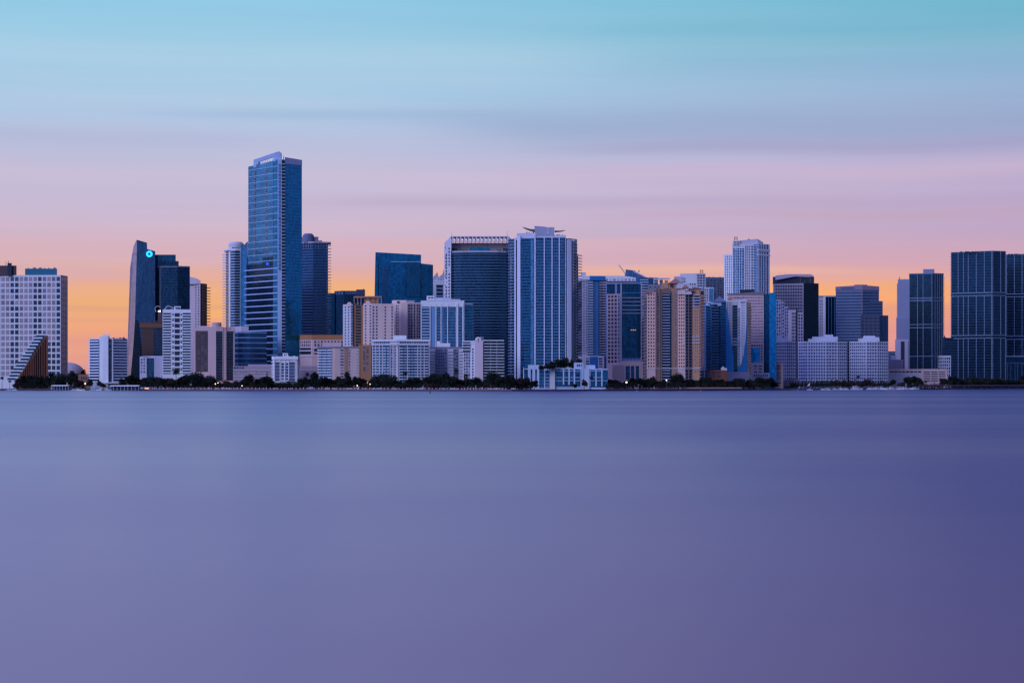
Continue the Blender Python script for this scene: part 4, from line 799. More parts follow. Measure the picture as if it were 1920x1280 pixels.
b.prism('ochre_attic', [(1241, 4), (1276, 4)], 530, OC, 16, 546); hip(b, 1253, 1280, 531, 520.5, 1); b.prism('ochre_turret', [(1246, 3), (1253, 3)], 525, OC, 6, 540); b.prism('dark_opening', [(1257, .5), (1261, .5)], 531, DARKW, 1, 538); b.face((1241, 4), (1276, 4)).piers([1243, 1249, 1255, 1262, 1267], 533, 545, 1.6, .6, OC, 'attic_pier')
hip(b, 1211, 1232, 549, 541.5, 0); hip(b, 1235, 1250, 542, 536, 2, 8, ORANGE); b.poly('white_gable', [(1268, 541, -1), (1299, 541, -1), (1297, 536, -1), (1289, 530.5, -1), (1281, 532, -1), (1274, 530.5, -1), (1269, 533, -1)], OFFW, 8); hip(b, 1279, 1291, 540, 531, -3, 6)
hip(b, 1287, 1303, 546, 538.5, -2); b.prism('ochre_attic', [(1297, 3), (1314, 3)], 540, OC, 10, 551); hip(b, 1296, 1316, 541, 537, 1, 12); b.poly('white_gable', [(1269, 552, -1.5), (1297, 552, -1.5), (1297, 548, -1.5), (1291, 545, -1.5), (1284, 549, -1.5), (1275, 545.5, -1.5)], OFFW, 1.6)
b.done()

b = Bd('apartment_tower', 'white tower with a small square frame on its roof behind the tiled hip roofs', 1300, 2620, 1265, 1338)
b.prism('wall', [(1275, 6), (1306, 0), (1323, 3)], 512.5, OFFW, 20); b.prism('right_wing', [(1306, -3), (1338, 0)], 538.5, OFFW, 18); b.prism('left_wing', [(1264, 4), (1280, 4)], 518, LILAC, 14)
f = b.face((1306, -0), (1323, 3)); f.win(1307, 1322, 514, 538, 3, 5, .7, .5, PANEB); f = b.face((1275, 6), (1306, 0)); f.win(1278, 1286, 520, 545, 2, 5, .6, .5, PANEB); f.win(1288, 1305, 530, 560, 4, 5, .55, .5); f = b.face((1306, -3), (1338, 0)); f.win(1308, 1328, 541, 575, 5, 7, .5, .5); f.panel('glazing', 1329.5, 1337, 541, None, G_PALE, .2); f.piers([1318], 538, 580, 2, .7, BLUEW)
def rf(b, x, yt, yb, s=5, dY=4):
    mb = MB(); X, Y = b.P(x, dY); k = b.D / FPX; w_ = s * k / 2
    for q in (-w_, w_): mb.box((X + q, Y, (b.Z(yt) + b.Z(yb)) / 2), (.7, .7, b.Z(yt) - b.Z(yb)))
    mb.box((X, Y, b.Z(yt) - .45), (w_ * 2 + .9, .6, .9)); mb.box((X, Y, b.Z((yt + yb * 1.2) / 2.2)), (w_ * 2, .6, .7)); b.part('roof_frame', mb, BROWN)
rf(b, 1315.5, 506, 514); b.done()

b = Bd('apartment_tower', 'dark slate tower between the two white towers with roof frames', 1340, 2700, 1322, 1360)
b.prism('wall', [(1322, 0), (1360, 5)], 519.5, wall((.10, .13, .20), 'slate_wall'), 18); f = b.face((1322, 0), (1360, 5)); f.win(1324, 1343, 523, 575, 3, 10, .7, .55, PANEB, GREY); f.win(1345, 1358, 523, 575, 3, 10, .5, .55, PANEK, GREY); b.clutter(1324, 1356, 520, 3, GREY, 5, 2); b.done()

b = Bd('apartment_tower', 'tall white and teal striped tower standing highest in the right half of the skyline', 1405, 2560, 1356, 1444)
C = [(1373, 4), (1420, 0), (1443, 16)]
b.prism('wall', C, 456.5, OFFW, 22); b.prism('left_wing', [(1357.5, 10), (1374, 6)], 476, WHITE, 18); b.prism('roof_house', [(1374, 8), (1421, 5), (1431, 9)], 0, LILAC, 14, 458, tops=[451, 447.5, 453.5]); b.prism('roof_house', [(1374, 3), (1387, 2)], 451, WHITE, 10, 461); b.face((1374, 3), (1387, 2)).win(1375, 1386.5, 452, 460.5, 4, 2, .6, .6); rf(b, 1379.7, 444, 452); b.clutter(1400, 1420, 449, 3, GREY, 12, 2.5)
f = b.face((1357.5, 10), (1374, 6)); f.win(1359, 1373, 478, 600, 4, 25, .35, .5); GP = glass((.05, .16, .32), 'striped_teal_glass', line=.2, var=.9)
f = b.face(C[0], C[1]); f.panel('glazing', 1375, 1395, 464, None, GP, .2); f.piers([1374.3, 1378.5, 1382, 1386.3, 1391, 1396], 460, None, 1.0, 1.0, WHITE); f.bands(463, 600, 28, .2, .5, PALEB, 1375, 1395); f.win(1397, 1407, 460, 600, 3, 28, .45, .5, PANEB); f.panel('glazing', 1413, 1419, 458, None, G_PALE, .2); f.win(1408, 1412.5, 460, 600, 1, 28, .6, .5); f.bands(460, 600, 28, .22, .4, LILAC, 1413, 1419); f.bands(464, 466, 1, .6, .9, WHITE, 1373, 1396, top=False)
g = b.face(C[1], C[2]); g.panel('glazing', 1421, 1442.5, 458, None, GP, .2); g.piers([1422.5, 1427, 1431.5, 1436, 1441], 457, None, 1.3, .9, OFFW); g.bands(461, 600, 28, .2, .6, PALEB, 1421, 1442.5); g.bands(467, 476, 1, .35, 1.2, WHITE, 1420.5, 1443, top=True); b.prism('podium', [(1387, -3), (1414, -3)], 543, DARKW, 4, 552); b.done()

# blue twin tower with a curved blue drape
b = Bd('apartment_tower', 'blue glass tower whose right half carries a white grid cut by a curved blue V', 1360, 2330, 1318, 1408)
BG = wall((.04, .18, .38), 'bay_blue', rough=.4); BG2 = glass((.02, .16, .34), 'bay_blue_glass', line=.3)
C = [(1319, 12), (1324, 3), (1334, 0), (1350, 3), (1361, 0), (1383, 3), (1400, 0), (1408, 12)]
b.prism('wall', C, 570, wall((.10, .22, .38), 'sea_blue_wall'), 22)
f = b.face(C[1], C[2]); f.panel('glazing', 1324, 1333, 569, None, BG2, .2); f.bands(574, 700, 26, .25, .5, BLUEW); f = b.face(C[2], C[3]); f.panel('shaded_glazing', 1334, 1350, 571, None, G_DEEP, .1); f.balc(1334, 1347, 571, 700, 25, 1.3, PALEB, BLUEW, .5)
f = b.face(C[3], C[4]); f.panel('blue_glass_bay', 1350, 1361.5, 565, None, BG2, .3); f.bands(572, 700, 26, .15, .5, BLUEW, 1350.5, 1361)
f = b.face(C[4], C[5]); f.panel('white_wall', 1361.5, 1382, 563, 686, OFFW, .25); f.win(1362, 1372, 565, 686, 3, 25, .5, .48, PANEB, OFFW, .45); f.panel('dark_glazing', 1373, 1382, 572, None, G_SHADE, .35); f.balc(1374, 1383, 573, 690, 23, 1.2, GREY, BLUEW, .5)
f = b.face(C[5], C[6]); f.panel('white_wall', 1383, 1399.5, 562, 686, OFFW, .25); f.win(1384, 1388, 577, 686, 1, 22, .8, .5, PANEB, OFFW, .45); f.win(1390, 1397, 565, 686, 2, 25, .4, .4, PANEB, OFFW, .45)
f = b.face(C[6], C[7]); f.panel('side_glazing', 1400.5, 1408, 566, None, BG2, .2); f.balc(1400, 1407, 572, 700, 25, 1.3, GREY, BLUEW, .55)
NB = wall((.02, .17, .42), 'drape_blue')
for pts, dd in (([(1361, 712), (1376, 712), (1375.5, 668), (1371.5, 645), (1367, 615), (1363.5, 585), (1361, 575)], -1.6), ([(1383, 712), (1400, 712), (1400.3, 590), (1397.5, 640), (1394, 665), (1389, 684), (1384, 690)], -1.2)):
    b.poly('blue_drape', [(x, y, dd) for x, y in pts], NB, 1.8, 'curved bright blue panel')
hip(b, 1336, 1363, 566, 554.5, 0, 16, wall((.14, .18, .30), 'slate_roof')); b.prism('attic', [(1326, 2), (1360, 2)], 566, PALEB, 14, 573); hip(b, 1322, 1338, 573, 564, 0, 10, PALEB)
b.poly('white_gable', [(1387, 566, -1), (1400.5, 566, -1), (1400, 562.5, -1), (1395.5, 559.5, -1), (1391, 562, -1)], OFFW, 8); hip(b, 1382, 1395, 564, 559, 2, 8, wall((.18, .2, .32), 'slate_roof_b')); b.prism('parapet', [(1361, -.5), (1383, 2)], 563, WHITE, 6, 566); hip(b, 1363, 1374, 562, 557.5, 5, 8, ORANGE)
for a, c in ((C[4], C[5]), (C[5], C[6])): b.face(a, c).bands(634, 645, 2, .25, 1.0, PALEB, name='string_course')
b.prism('mauve_base', [(1358, -2.5), (1405, -2.5)], 697, wall((.20, .20, .34), 'dusk_mauve'), 6); b.done()

b = Bd('low_building', 'low brick-red building with a tiny white roof at its right end', 1342, 2265, 1322, 1364)
b.prism('wall', [(1322, 2), (1363, 0)], 693.5, BRICK, 16); f = b.face((1322, 2), (1363, 0)); f.win(1323, 1353, 696, 708, 3, 3, .6, .6, PANEK, BRICK); b.prism('roof_shelter', [(1352, 3), (1363, 3)], 690, WHITE, 5, 694.5); hip(b, 1351, 1360, 690.5, 686.5, 2, 6, OFFW); b.done()

b = Bd('office_tower', 'pink banded office block with a bright blue glass strip down its right side', 1418, 2400, 1364, 1457)
C = [(1364, 6), (1431.5, 0), (1442.5, 0), (1456, 5)]
b.prism('wall', [(1364, 6), (1432, 0)], 0, PINK, 24, tops=[552, 548]); b.prism('parapet', [(1363.5, 5.5), (1432.5, -.8)], 0, TAUPE, 3, 553, tops=[550.5, 546.7]); f = b.face((1364, 6), (1432, 0)); f.win(1366, 1430.5, 555, 644, 13, 16, .92, .34, pane((.09, .07, .13), (.24, .2, .28), .5), PINK, .2, skip=lambda i, j: i < 8 and j > 3); f.win(1408, 1430.5, 645, 704, 5, 11, .8, .5, PANEK, PINK)
b.prism('glass_corner', [(1432, 2), (1442.5, -1)], 551, glass((.02, .14, .28), 'corner_teal', line=.2), 20); b.prism('blue_strip', [(1442.5, -2), (1455.5, -2)], 549, G_BRIGHT, 20); b.face((1364, 6), (1432, 0)).panel('blue_panel', 1406.5, 1425, 651.5, 680, glass((.01, .20, .42), 'panel_blue', line=0), .5); b.prism('podium', [(1405, -8), (1432, -9)], 680, PINK, 12); f = b.face((1405, -8), (1432, -9)); f.win(1412, 1430, 684, 705, 2, 4, .8, .4); b.prism('podium', [(1411, -14), (1443, -14)], 699, LILAC, 10); b.face((1411, -14), (1443, -14)).win(1413, 1441, 701, 707, 7, 1, .5, .7); b.clutter(1395, 1430, 549, 4, TAUPE, 8, 2.5); b.done()

b = Bd('office_tower', 'mauve gridded office tower with black glass side and sloping roof wedge', 1492, 2620, 1449, 1536)
b.prism('gridded_front', [(1449.5, 2), (1506.5, 0)], 0, wall((.54, .45, .50), 'mauve_grid'), 24, tops=[532.5, 531]); f = b.face((1449.5, 2), (1506.5, 0)); f.win(1451.5, 1505, 533.5, 664, 17, 22, .64, .62, PANEK, wall((.54, .45, .50), 'mauve_grid'))
b.prism('black_side', [(1506.5, .6), (1535, 10)], 530.5, G_BLACK, 20); b.prism('penthouse', [(1449, 12), (1526.5, 8)], 518, DARKW, 14, 532); b.poly('roof_wedge', [(1454, 524.5, 6), (1454, 516, 6), (1480, 513.5, 6), (1520, 513.5, 6), (1526, 517, 6), (1526, 519, 6), (1518, 517, 6), (1490, 518, 6)][::1], LILAC, 6)
b.face((1449, 12), (1526.5, 8)).piers([1500.5, 1519], 518, 531, .5, .4, GREY); b.rod(1463, 509, 516, .12); b.rod(1472, 508, 515, .12); b.rod(1509, 526, 531, .5, -1); b.done()

b = Bd('apartment_building', 'lilac gridded block stepping down to the right in front of the mauve grid tower', 1472, 2520, 1455, 1496)
LG = wall((.36, .35, .50), 'lilac_grid')
for x0, x1, yt, nc in ((1455, 1464, 561.5, 2), (1464, 1471, 566, 2), (1471, 1478, 575, 2), (1478, 1485, 586, 2)):
    b.prism('step_wall', [(x0, 0), (x1, 0)], yt, LG, 18); nr = round((662 - yt) / 6.05); b.face((x0, 0), (x1, 0)).win(x0 + .3, x1 - .1, yt + 1.5, yt + 1.5 + nr * 6.05, nc, nr, .6, .6, PANE, LG)
b.prism('right_block', [(1478, -3), (1492.5, -3)], 581.5, wall((.44, .38, .47), 'mauve_block'), 18); b.face((1478, -3), (1492.5, -3)).win(1484, 1492.5, 585, 660, 3, 12, .6, .6, PANEK); b.prism('dark_joint', [(1492.5, 0), (1495.5, 0)], 578, DARKW, 18); b.prism('right_block', [(1495.5, -1), (1506, -1)], 586, wall((.44, .38, .47), 'mauve_block'), 14); b.face((1495.5, -1), (1506, -1)).win(1496, 1505.5, 588, 660, 2, 12, .6, .6, PANEK); b.done()

# three white hotel blocks on the point
HW = wall((.62, .62, .74), 'hotel_white')
def hotel(label, C, wins, houses, D, yt=640):
    b = Bd('hotel', label, (C[0][0] + C[-1][0]) / 2, D, C[0][0], C[-1][0], 'hotel', 'white hotel blocks on the point')
    b.prism('wall', C, yt, HW, 18)
    for (a, c, x0, x1, nc, wf) in wins: b.face(C[a], C[c]).win(x0, x1, yt + 1.5, yt + 1.5 + 76.5, nc, 13, wf, .50, pane((.03, .045, .13), (.16, .17, .3), .12), HW, .3)
    for i, (x0, x1, y) in enumerate(houses): b.prism('roof_house', [(x0, 3 + i * 1.5), (x1, 3 + i * 1.5)], y, HW, 10 - i, yt + 1)
    for a, c in zip(C, C[1:]): b.face(a, c).bands(yt, yt + 2, 1, .4, .5, WHITE, name='parapet', top=False)
    b.done()
hotel('left white hotel block, partly hidden behind a tan annex', [(1454, 2), (1474, 0), (1493, 6)], [(0, 1, 1455, 1474, 5, .6), (1, 2, 1474.5, 1492.5, 5, .6)], [(1456, 1476, 633), (1457, 1466, 628), (1466, 1478, 636)], 2430)
hotel('middle white hotel block, widest of the three, with a stepped roof house', [(1497, 14), (1514, 4), (1548, 0), (1570, 3), (1588.5, 12)], [(0, 1, 1498, 1514, 5, .66), (1, 2, 1515, 1548, 7, .58), (2, 3, 1549, 1569, 4, .66), (3, 4, 1570.5, 1588, 5, .66)], [(1515, 1570, 635), (1523, 1571, 631), (1545, 1562, 627)], 2420)
hotel('right white hotel block, narrower, with a stepped roof house', [(1592.7, 8), (1624, 0), (1644, 3), (1665.5, 14)], [(0, 1, 1593, 1623.5, 8, .6), (1, 2, 1625, 1644, 4, .66), (2, 3, 1645, 1664.5, 5, .6)], [(1609, 1649, 634), (1618, 1648, 632), (1619, 1641, 629)], 2445)

b = Bd('gap_filler', 'dark recessed glass link joining the middle and right white hotel blocks', 1590, 2520, 1586, 1595)  # added dark slab; the shade of the gap is put into its colour
b.prism('glass_wall', [(1586, 0), (1595, 0)], 641, G_BLACK, 10); b.face((1586, 0), (1595, 0)).bands(645, 715, 13, .15, .2, GREY); b.done()
b = Bd('low_building', 'tan annex with thin dark slots in front of the left hotel block', 1461, 2385, 1454, 1469)
b.prism('wall', [(1455, 2), (1468.5, 0)], 680.5, PINK, 12); b.face((1455, 2), (1468.5, 0)).win(1456, 1464.5, 684, 720, 1, 8, .95, .4, PANE); b.done()

b = Bd('office_tower', 'slim tower with a pale edge and dark glass stripes right of the black-sided tower', 1550, 2720, 1534, 1568)
b.prism('wall', [(1533, 0), (1545, 0)], 557.5, LILAC, 18); b.prism('bright_edge', [(1543.5, -1), (1548, -1)], 556, wall((.75, .66, .66), 'warm_white'), 18); b.prism('glass_wall', [(1548, 1), (1567, 3)], 556, G_DEEP, 18); b.prism('roof_slab', [(1533, -1), (1567.5, 0)], 554, LILAC, 18, 556.5)
f = b.face((1533, 0), (1545, 0)); f.win(1536, 1543, 562, 690, 2, 23, .4, .5, PANEB); b.face((1548, 1), (1567, 3)).piers([1553.5, 1559, 1564.8], 556, None, .8, .6, BLUEW); b.done()

b = Bd('office_tower', 'lilac striped office block with a brown crown, stepping down to the right', 1615, 2580, 1566, 1666)
GBd = glass((.055, .095, .17), 'striped_lilac_glass', line=.0, metal=.6, rough=.2); CW = wall((.26, .20, .28), 'crown_brown')
b.prism('glass_wall', [(1567, 8), (1617, 0), (1648, 8)], 541, GBd, 24); b.prism('crown', [(1566.5, 7.6), (1617, -.8), (1648.5, 7.4)], 0, CW, 24, 543.5, tops=[537, 534.5, 536.5]); b.prism('roof_house', [(1602, 8), (1626, 8)], 533, CW, 10, 538)
b.prism('glass_wall', [(1630, 2), (1655, 8)], 564, GBd, 20); b.prism('glass_wall', [(1638, -1), (1665.5, 6)], 591, glass((.05, .08, .15), 'striped_dusk_glass', metal=.6), 18); b.prism('lower_block', [(1614, -8), (1650, -4)], 591, glass((.05, .06, .12), 'brown_dusk_glass', line=.3, metal=.4), 8)
f = b.face((1567, 8), (1617, 0)); f.bands(545, 690, 26, .42, .4, wall((.17, .21, .33), 'lilac_spandrel')); g = b.face((1617, 0), (1648, 8)); g.bands(545, 600, 10, .40, .4, wall((.11, .15, .25), 'lilac_spandrel_b')); f.panel('corner_fin', 1615.8, 1617, 538, None, CW, .8); b.face((1630, 2), (1655, 8)).bands(566, 600, 6, .4, .3, wall((.10, .14, .24), 'lilac_spandrel_c'))
f = b.face((1614, -8), (1650, -4)); f.bands(593, 680, 14, .35, .4, wall((.10, .11, .18), 'dusk_spandrel')); f.piers([1621, 1629, 1637, 1645], 591, 690, 1.4, .6, wall((.10, .11, .19), 'dusk_pier')); b.clutter(1614, 1618, 592, 1, DARKW, -6, 3)
f = b.face((1567, 8), (1617, 0)); f.panel('sign_strip', 1577, 1602, 537.8, 541.5, wall((.10, .12, .26), 'blue_name_band'), 1.2); b.done()

b = Bd('apartment_tower', 'slender pale lilac tower widening in steps towards its base', 1692, 2760, 1677, 1707)
SL = wall((.28, .31, .46), 'slender_lilac')
b.prism('upper_shaft', [(1683.5, 2), (1708, 0)], 523.5, SL, 18); b.prism('upper_shaft', [(1681.8, 3), (1690, 2.4)], 531, SL, 16); b.prism('middle_shaft', [(1680.5, 1), (1708, -1.5)], 595, SL, 20); b.prism('lower_shaft', [(1678.5, -2), (1708, -3)], 636, wall((.46, .42, .56), 'pale_base'), 20)
f = b.face((1683.5, 2), (1708, 0)); f.bands(527, 594, 20, .3, .3, wall((.26, .27, .44), 'lilac_line')); b.face((1680.5, 1), (1708, -1.5)).bands(597, 635, 11, .4, .4, wall((.20, .22, .38), 'lilac_line_b')); b.face((1678.5, -2), (1708, -3)).panel('dark_slot', 1689, 1696, 640, None, DARKW, .3); b.face((1678.5, -2), (1708, -3)).panel('dark_slot', 1702.5, 1708, 640, None, GREY, .3); b.rod(1686.5, 519, 524, .8, 4); b.clutter(1690, 1706, 524, 4, LILAC, 4, 1.8); b.done()

def lattice(b, f, x0, x1, y0, y1, cols, n, mats, wp=1.0):
    f.piers(cols, y0, y1, wp, .8, mats[0], 'frame_column'); f.bands(y0, y1, n, .12, .35, mats[1], x0, x1, 'floor_line', top=False)
LFc = wall((.19, .24, .34), 'frame_lilac'); FL = wall((.05, .08, .14), 'floor_line_navy'); GV = glass((.010, .050, .095), 'view_glass', line=.12, var=.5)
b = Bd('apartment_tower', 'dark glass tower with lilac frame lines right beside the slender lilac tower', 1738, 2560, 1704, 1770)
C = [(1704.5, 14), (1748, 0), (1769, 10)]
b.prism('glass_wall', C, 513, GV, 24); b.prism('roof_house', [(1731, 10), (1752, 6)], 504, wall((.22, .24, .36), 'slate_box'), 12, 514); b.prism('roof_edge', [(1704.3, 13.6), (1748, -.7), (1769.5, 9.6)], 511.8, LFc, 20, 513.4)
f = b.face(C[0], C[1]); f.piers([1705.2, 1720.5, 1731, 1747.6], 512, None, .9, .8, LFc, 'frame_column'); f.bands(513, 690, 52, .14, .3, FL, name='floor_line')
g = b.face(C[1], C[2]); g.piers([1753, 1757.5, 1761.5, 1765.5], 513, None, .9, .6, wall((.14, .19, .30), 'steel_blue_column'), 'frame_column'); g.bands(513, 690, 40, .22, .5, FL, name='floor_line'); g.balc(1766, 1770.5, 516, 650, 30, 1.4, GREY, GREY, .4)
for y in (557.5, 563, 607.5, 613.5, 667): f.bands(y, y + 1.3, 1, .9, 1.0, LFc, name='ring_beam', top=False); g.bands(y, y + 1.3, 1, .9, 1.0, LFc, name='ring_beam', top=False)
f.panel('open_storey', 1706, 1747, 559, 563, G_SLATE, .4); b.done()

b = Bd('apartment_tower', 'dark narrow building filling the gap left of the huge right tower', 1776, 2700, 1768, 1786)
b.prism('wall', [(1766, 0), (1788, 0)], 633, G_DEEP, 16); b.face((1766, 0), (1788, 0)).bands(640, 690, 10, .3, .4, FL); b.clutter(1767, 1776, 634, 2, DARKW, 4, 6); b.done()

def huge(label, C, px0, px1, cols, yt, bt, D, mech):
    b = Bd('apartment_tower', label, (px0 + px1) / 2, D, px0, px1, 'building', 'huge dark glass towers at the right edge')
    b.prism('glass_wall', C, yt, GV, 26)
    for (a, c), cs in zip(zip(C, C[1:]), cols):
        f = b.face(a, c); f.piers(cs, yt, None, 1.0, .9, LFc, 'frame_column'); f.bands(yt + 3, 712, 46, .14, .35, FL, name='floor_line'); f.bands(yt, yt + 2, 1, .5, .8, LFc, name='ring_beam', top=False)
        for y in mech: f.bands(y, y + 1.6, 1, .9, 1.2, LFc, name='ring_beam', top=False)
        for y in (mech[0], mech[2]): f.panel('plant_floor', a[0] + .5, c[0] - .5, y + 1.6, y + 5.5, G_DEEP, 1.0)
    b.rep('pier_light', 'box', [LFc], [])
    return b
b = huge('huge dark glass tower with pale frame lines, left of the pair at the right edge', [(1783, 40), (1860, 0), (1885.5, 12)], 1783, 1886, ([1783.8, 1797, 1807, 1816, 1831, 1846, 1859.6], [1861, 1876, 1885]), 470, 712, 2700, (547.5, 552.8, 627.5, 632.8))
b.face((1783, 40), (1860, 0)).balc(1781.7, 1784.5, 474, 712, 46, 1.0, GREY, LFc, .4); b.clutter(1866, 1884, 470.8, 4, FL, 14, 1.6); b.clutter(1800, 1850, 471.6, 8, FL, 12, 1.5); b.done()
b = huge('huge dark glass tower cut by the right edge of the picture', [(1884, 20), (1950, 0), (1990, 20)], 1886, 1940, ([1887.5, 1902, 1916.5, 1930, 1944], [1955, 1970, 1985]), 475.5, 712, 2820, (549.5, 555, 629, 635))
b.clutter(1888, 1920, 476.3, 6, FL, 12, 1.6); b.done()

b = Bd('low_building', 'glass podium with pale frames below the tower at the right edge', 1905, 2790, 1886, 1945)
b.prism('glass_wall', [(1887, 0), (1950, 0)], 668, GV, 12); f = b.face((1887, 0), (1950, 0)); f.piers([1889, 1895, 1903, 1908, 1916, 1926], 681, None, .9, .8, LFc, 'frame_column'); f.bands(666.5, 669, 1, .9, 1, LILAC, top=False); f.bands(680, 682, 1, .7, 1, LFc, top=False); b.done()
b = Bd('apartment_building', 'small white block with a square window grid between two dark towers on the right', 1760, 2520, 1737, 1784)
b.prism('wall', [(1737.5, 2), (1783, 0)], 666.5, OFFW, 16); b.face((1737.5, 2), (1783, 0)).win(1739, 1782, 669, 706, 11, 6, .6, .6, PANE); b.done()
b = Bd('parking_podium', 'long low pink podium with dark slots right of the hotels', 1722, 2480, 1665, 1778, 'podium')
b.prism('wall', [(1660, 3), (1730, 1), (1776, 0)], 691.5, PINK, 30); f = b.face((1660, 3), (1730, 1)); f.win(1668, 1728, 695, 699, 8, 1, .9, .6, PANEK); f.bands(700, 720, 4, .4, .5, PALEB, 1662, 1728); f = b.face((1730, 1), (1776, 0)); f.win(1731, 1773, 695, 716, 3, 5, .92, .35, PANEK); b.done()
b = Bd('low_building', 'small mauve ribbed block beside the slender lilac tower', 1680, 2620, 1664, 1695)
b.prism('wall', [(1664, 0), (1694, 0)], 674, wall((.28, .24, .34), 'dusk_mauve_wall'), 14); b.prism('roof_house', [(1671, 3), (1680, 3)], 667, LILAC, 8, 675); b.face((1664, 0), (1694, 0)).piers([1666 + i * 4.5 for i in range(7)], 675, 700, 1.4, .5, wall((.20, .16, .24), 'rib_mauve'), 'rib'); b.done()
b = Bd('low_building', 'low distant dark block seen in the gap right of the hotels', 1672, 3000, 1662, 1682)
b.prism('wall', [(1655, 0), (1684, 0)], 658.5, G_NAVY, 20); b.face((1655, 0), (1684, 0)).bands(661, 700, 8, .3, .4, GREY); b.done()
b = Bd('low_building', 'low grey building with an arched roof at the head of the pier', 1488, 2400, 1468, 1503)
mb = MB(); pts = [(1466, 724), (1503, 724), (1502, 715), (1497, 710.5), (1488, 709), (1476, 710.5), (1466, 714)]
b.poly('wall', [(x, y, 0) for x, y in pts], wall((.20, .17, .26), 'dusk_concrete'), 16); b.face((1466, 0), (1503, 0)).win(1480, 1498, 713, 719, 4, 1, .6, .8, PANEK); b.done()
# ---------------------------------------------------------------- shore furniture, trees, boats, cars
LM = [(-99,90,'stepped terraces'),(90,165,'far white dome'),(165,240,'white balconied block'),(240,305,'construction site'),(305,360,'slim striped white tower'),(360,440,'beige drum-stair block'),(440,510,'blue glass podium'),
      (510,562,'ornate white house'),(562,597,'ochre-roofed office'),(597,672,'beige mid-rise'),(672,697,'ochre tower base'),(697,806,'wide white slab'),(806,868,'patchy grey-white block'),(868,945,'pink-cored block'),(945,982,'white-ribbed blue tower'),
      (982,1140,'waterfront condominium'),(1140,1206,'dark office with rails'),(1206,1320,'pink and ochre tower'),(1320,1365,'brick-red building'),(1365,1457,'pink banded office'),(1457,1505,'arched grey building'),(1505,1592,'middle hotel block'),
      (1592,1666,'right hotel block'),(1666,1780,'long pink podium'),(1780,1886,'left huge dark tower'),(1886,2100,'right edge tower')]
ORD = ['', 'first', 'second', 'third', 'fourth', 'fifth', 'sixth', 'seventh', 'eighth', 'ninth', 'tenth', 'eleventh', 'twelfth', 'thirteenth', 'fourteenth']
PENDING = []
def later(root, px, desc, prep='below'): PENDING.append((root, px, desc, prep))
def flush_labels():
    g = {}
    for it in PENDING:
        lm = next(n for a, c, n in LM if a <= it[1] < c); g.setdefault((it[2], it[3], lm), []).append(it)
    for (desc, prep, lm), L in g.items():
        L.sort(key=lambda q: q[1])
        for i, q in enumerate(L):
            q[0]['label'] = f'{desc} {prep} the {lm}' + ('' if len(L) == 1 else f', {ORD[i + 1]} from left')
def copy_tree(o, parent=None):
    c = o.copy(); COL.objects.link(c); c.parent = parent
    for ch in list(o.children): copy_tree(ch, c)
    return c

def leafmat(name, col):
    m, t, p = mat_new(name)
    oi = t.new('ShaderNodeObjectInfo').outputs['Random']; gi = t.new('ShaderNodeNewGeometry').outputs['Random Per Island']
    f = t.m('ADD', t.m('MULTIPLY', gi, .9), t.m('MULTIPLY', oi, .6))
    s = t.new('ShaderNodeVectorMath', operation='SCALE'); s.inputs[0].default_value = col; t.l.new(t.m('ADD', f, .45), s.inputs['Scale'])
    t.l.new(s.outputs[0], p.inputs['Base Color']); p.inputs['Roughness'].default_value = .9; p.inputs['Specular IOR Level'].default_value = .1; return m
LEAF = leafmat('dark_leaves', (.020, .028, .022)); LEAFB = leafmat('brownish_leaves', (.045, .028, .024)); FROND = leafmat('palm_fronds', (.020, .026, .022)); BARK = wall((.07, .055, .05), 'bark')
def leaf(mb, c, s, rr, flat=.6):
    a = rr.uniform(0, 6.283); t_ = rr.uniform(-flat, flat); u = Vector((math.cos(a), math.sin(a), t_)).normalized() * s; v_ = u.cross(Vector((rr.uniform(-1, 1), rr.uniform(-1, 1), 1))).normalized() * s * .6
    mb.face([c - u, c - v_, c + u, c + v_])
def broad(seed, h=12, w=11, lobes=9, n=150, low=.35, mat=LEAF):
    lobes += 5; n += 30
    rr = random.Random(seed); root = link('broadleaf_tree', None); tr = MB()
    tr.tube((0, 0, -.4), (.3, 0, h * .38), .38, .26, 7); cr = MB()
    for i in range(lobes):
        a = 6.283 * i / lobes + rr.uniform(-.4, .4); q = rr.uniform(.15, 1) ** .7; cx, cy = math.cos(a) * q * w * .36, math.sin(a) * q * w * .36; cz = h * rr.uniform(low - .02, .90 - .25 * q); rad = w * rr.uniform(.17, .26)
        tr.tube((.3, 0, h * .36), (cx, cy, cz), .16, .06, 5)
        for k in range(n):
            d = Vector((rr.gauss(0, 1), rr.gauss(0, 1), rr.gauss(0, 1))).normalized() * rad * rr.uniform(.45, 1.08); d.z *= .72
            leaf(cr, Vector((cx, cy, cz)) + d, rr.uniform(.35, .75), rr)
    link('trunk', tr.mesh('trunk', BARK), root); link('crown', cr.mesh('crown', mat), root); return root
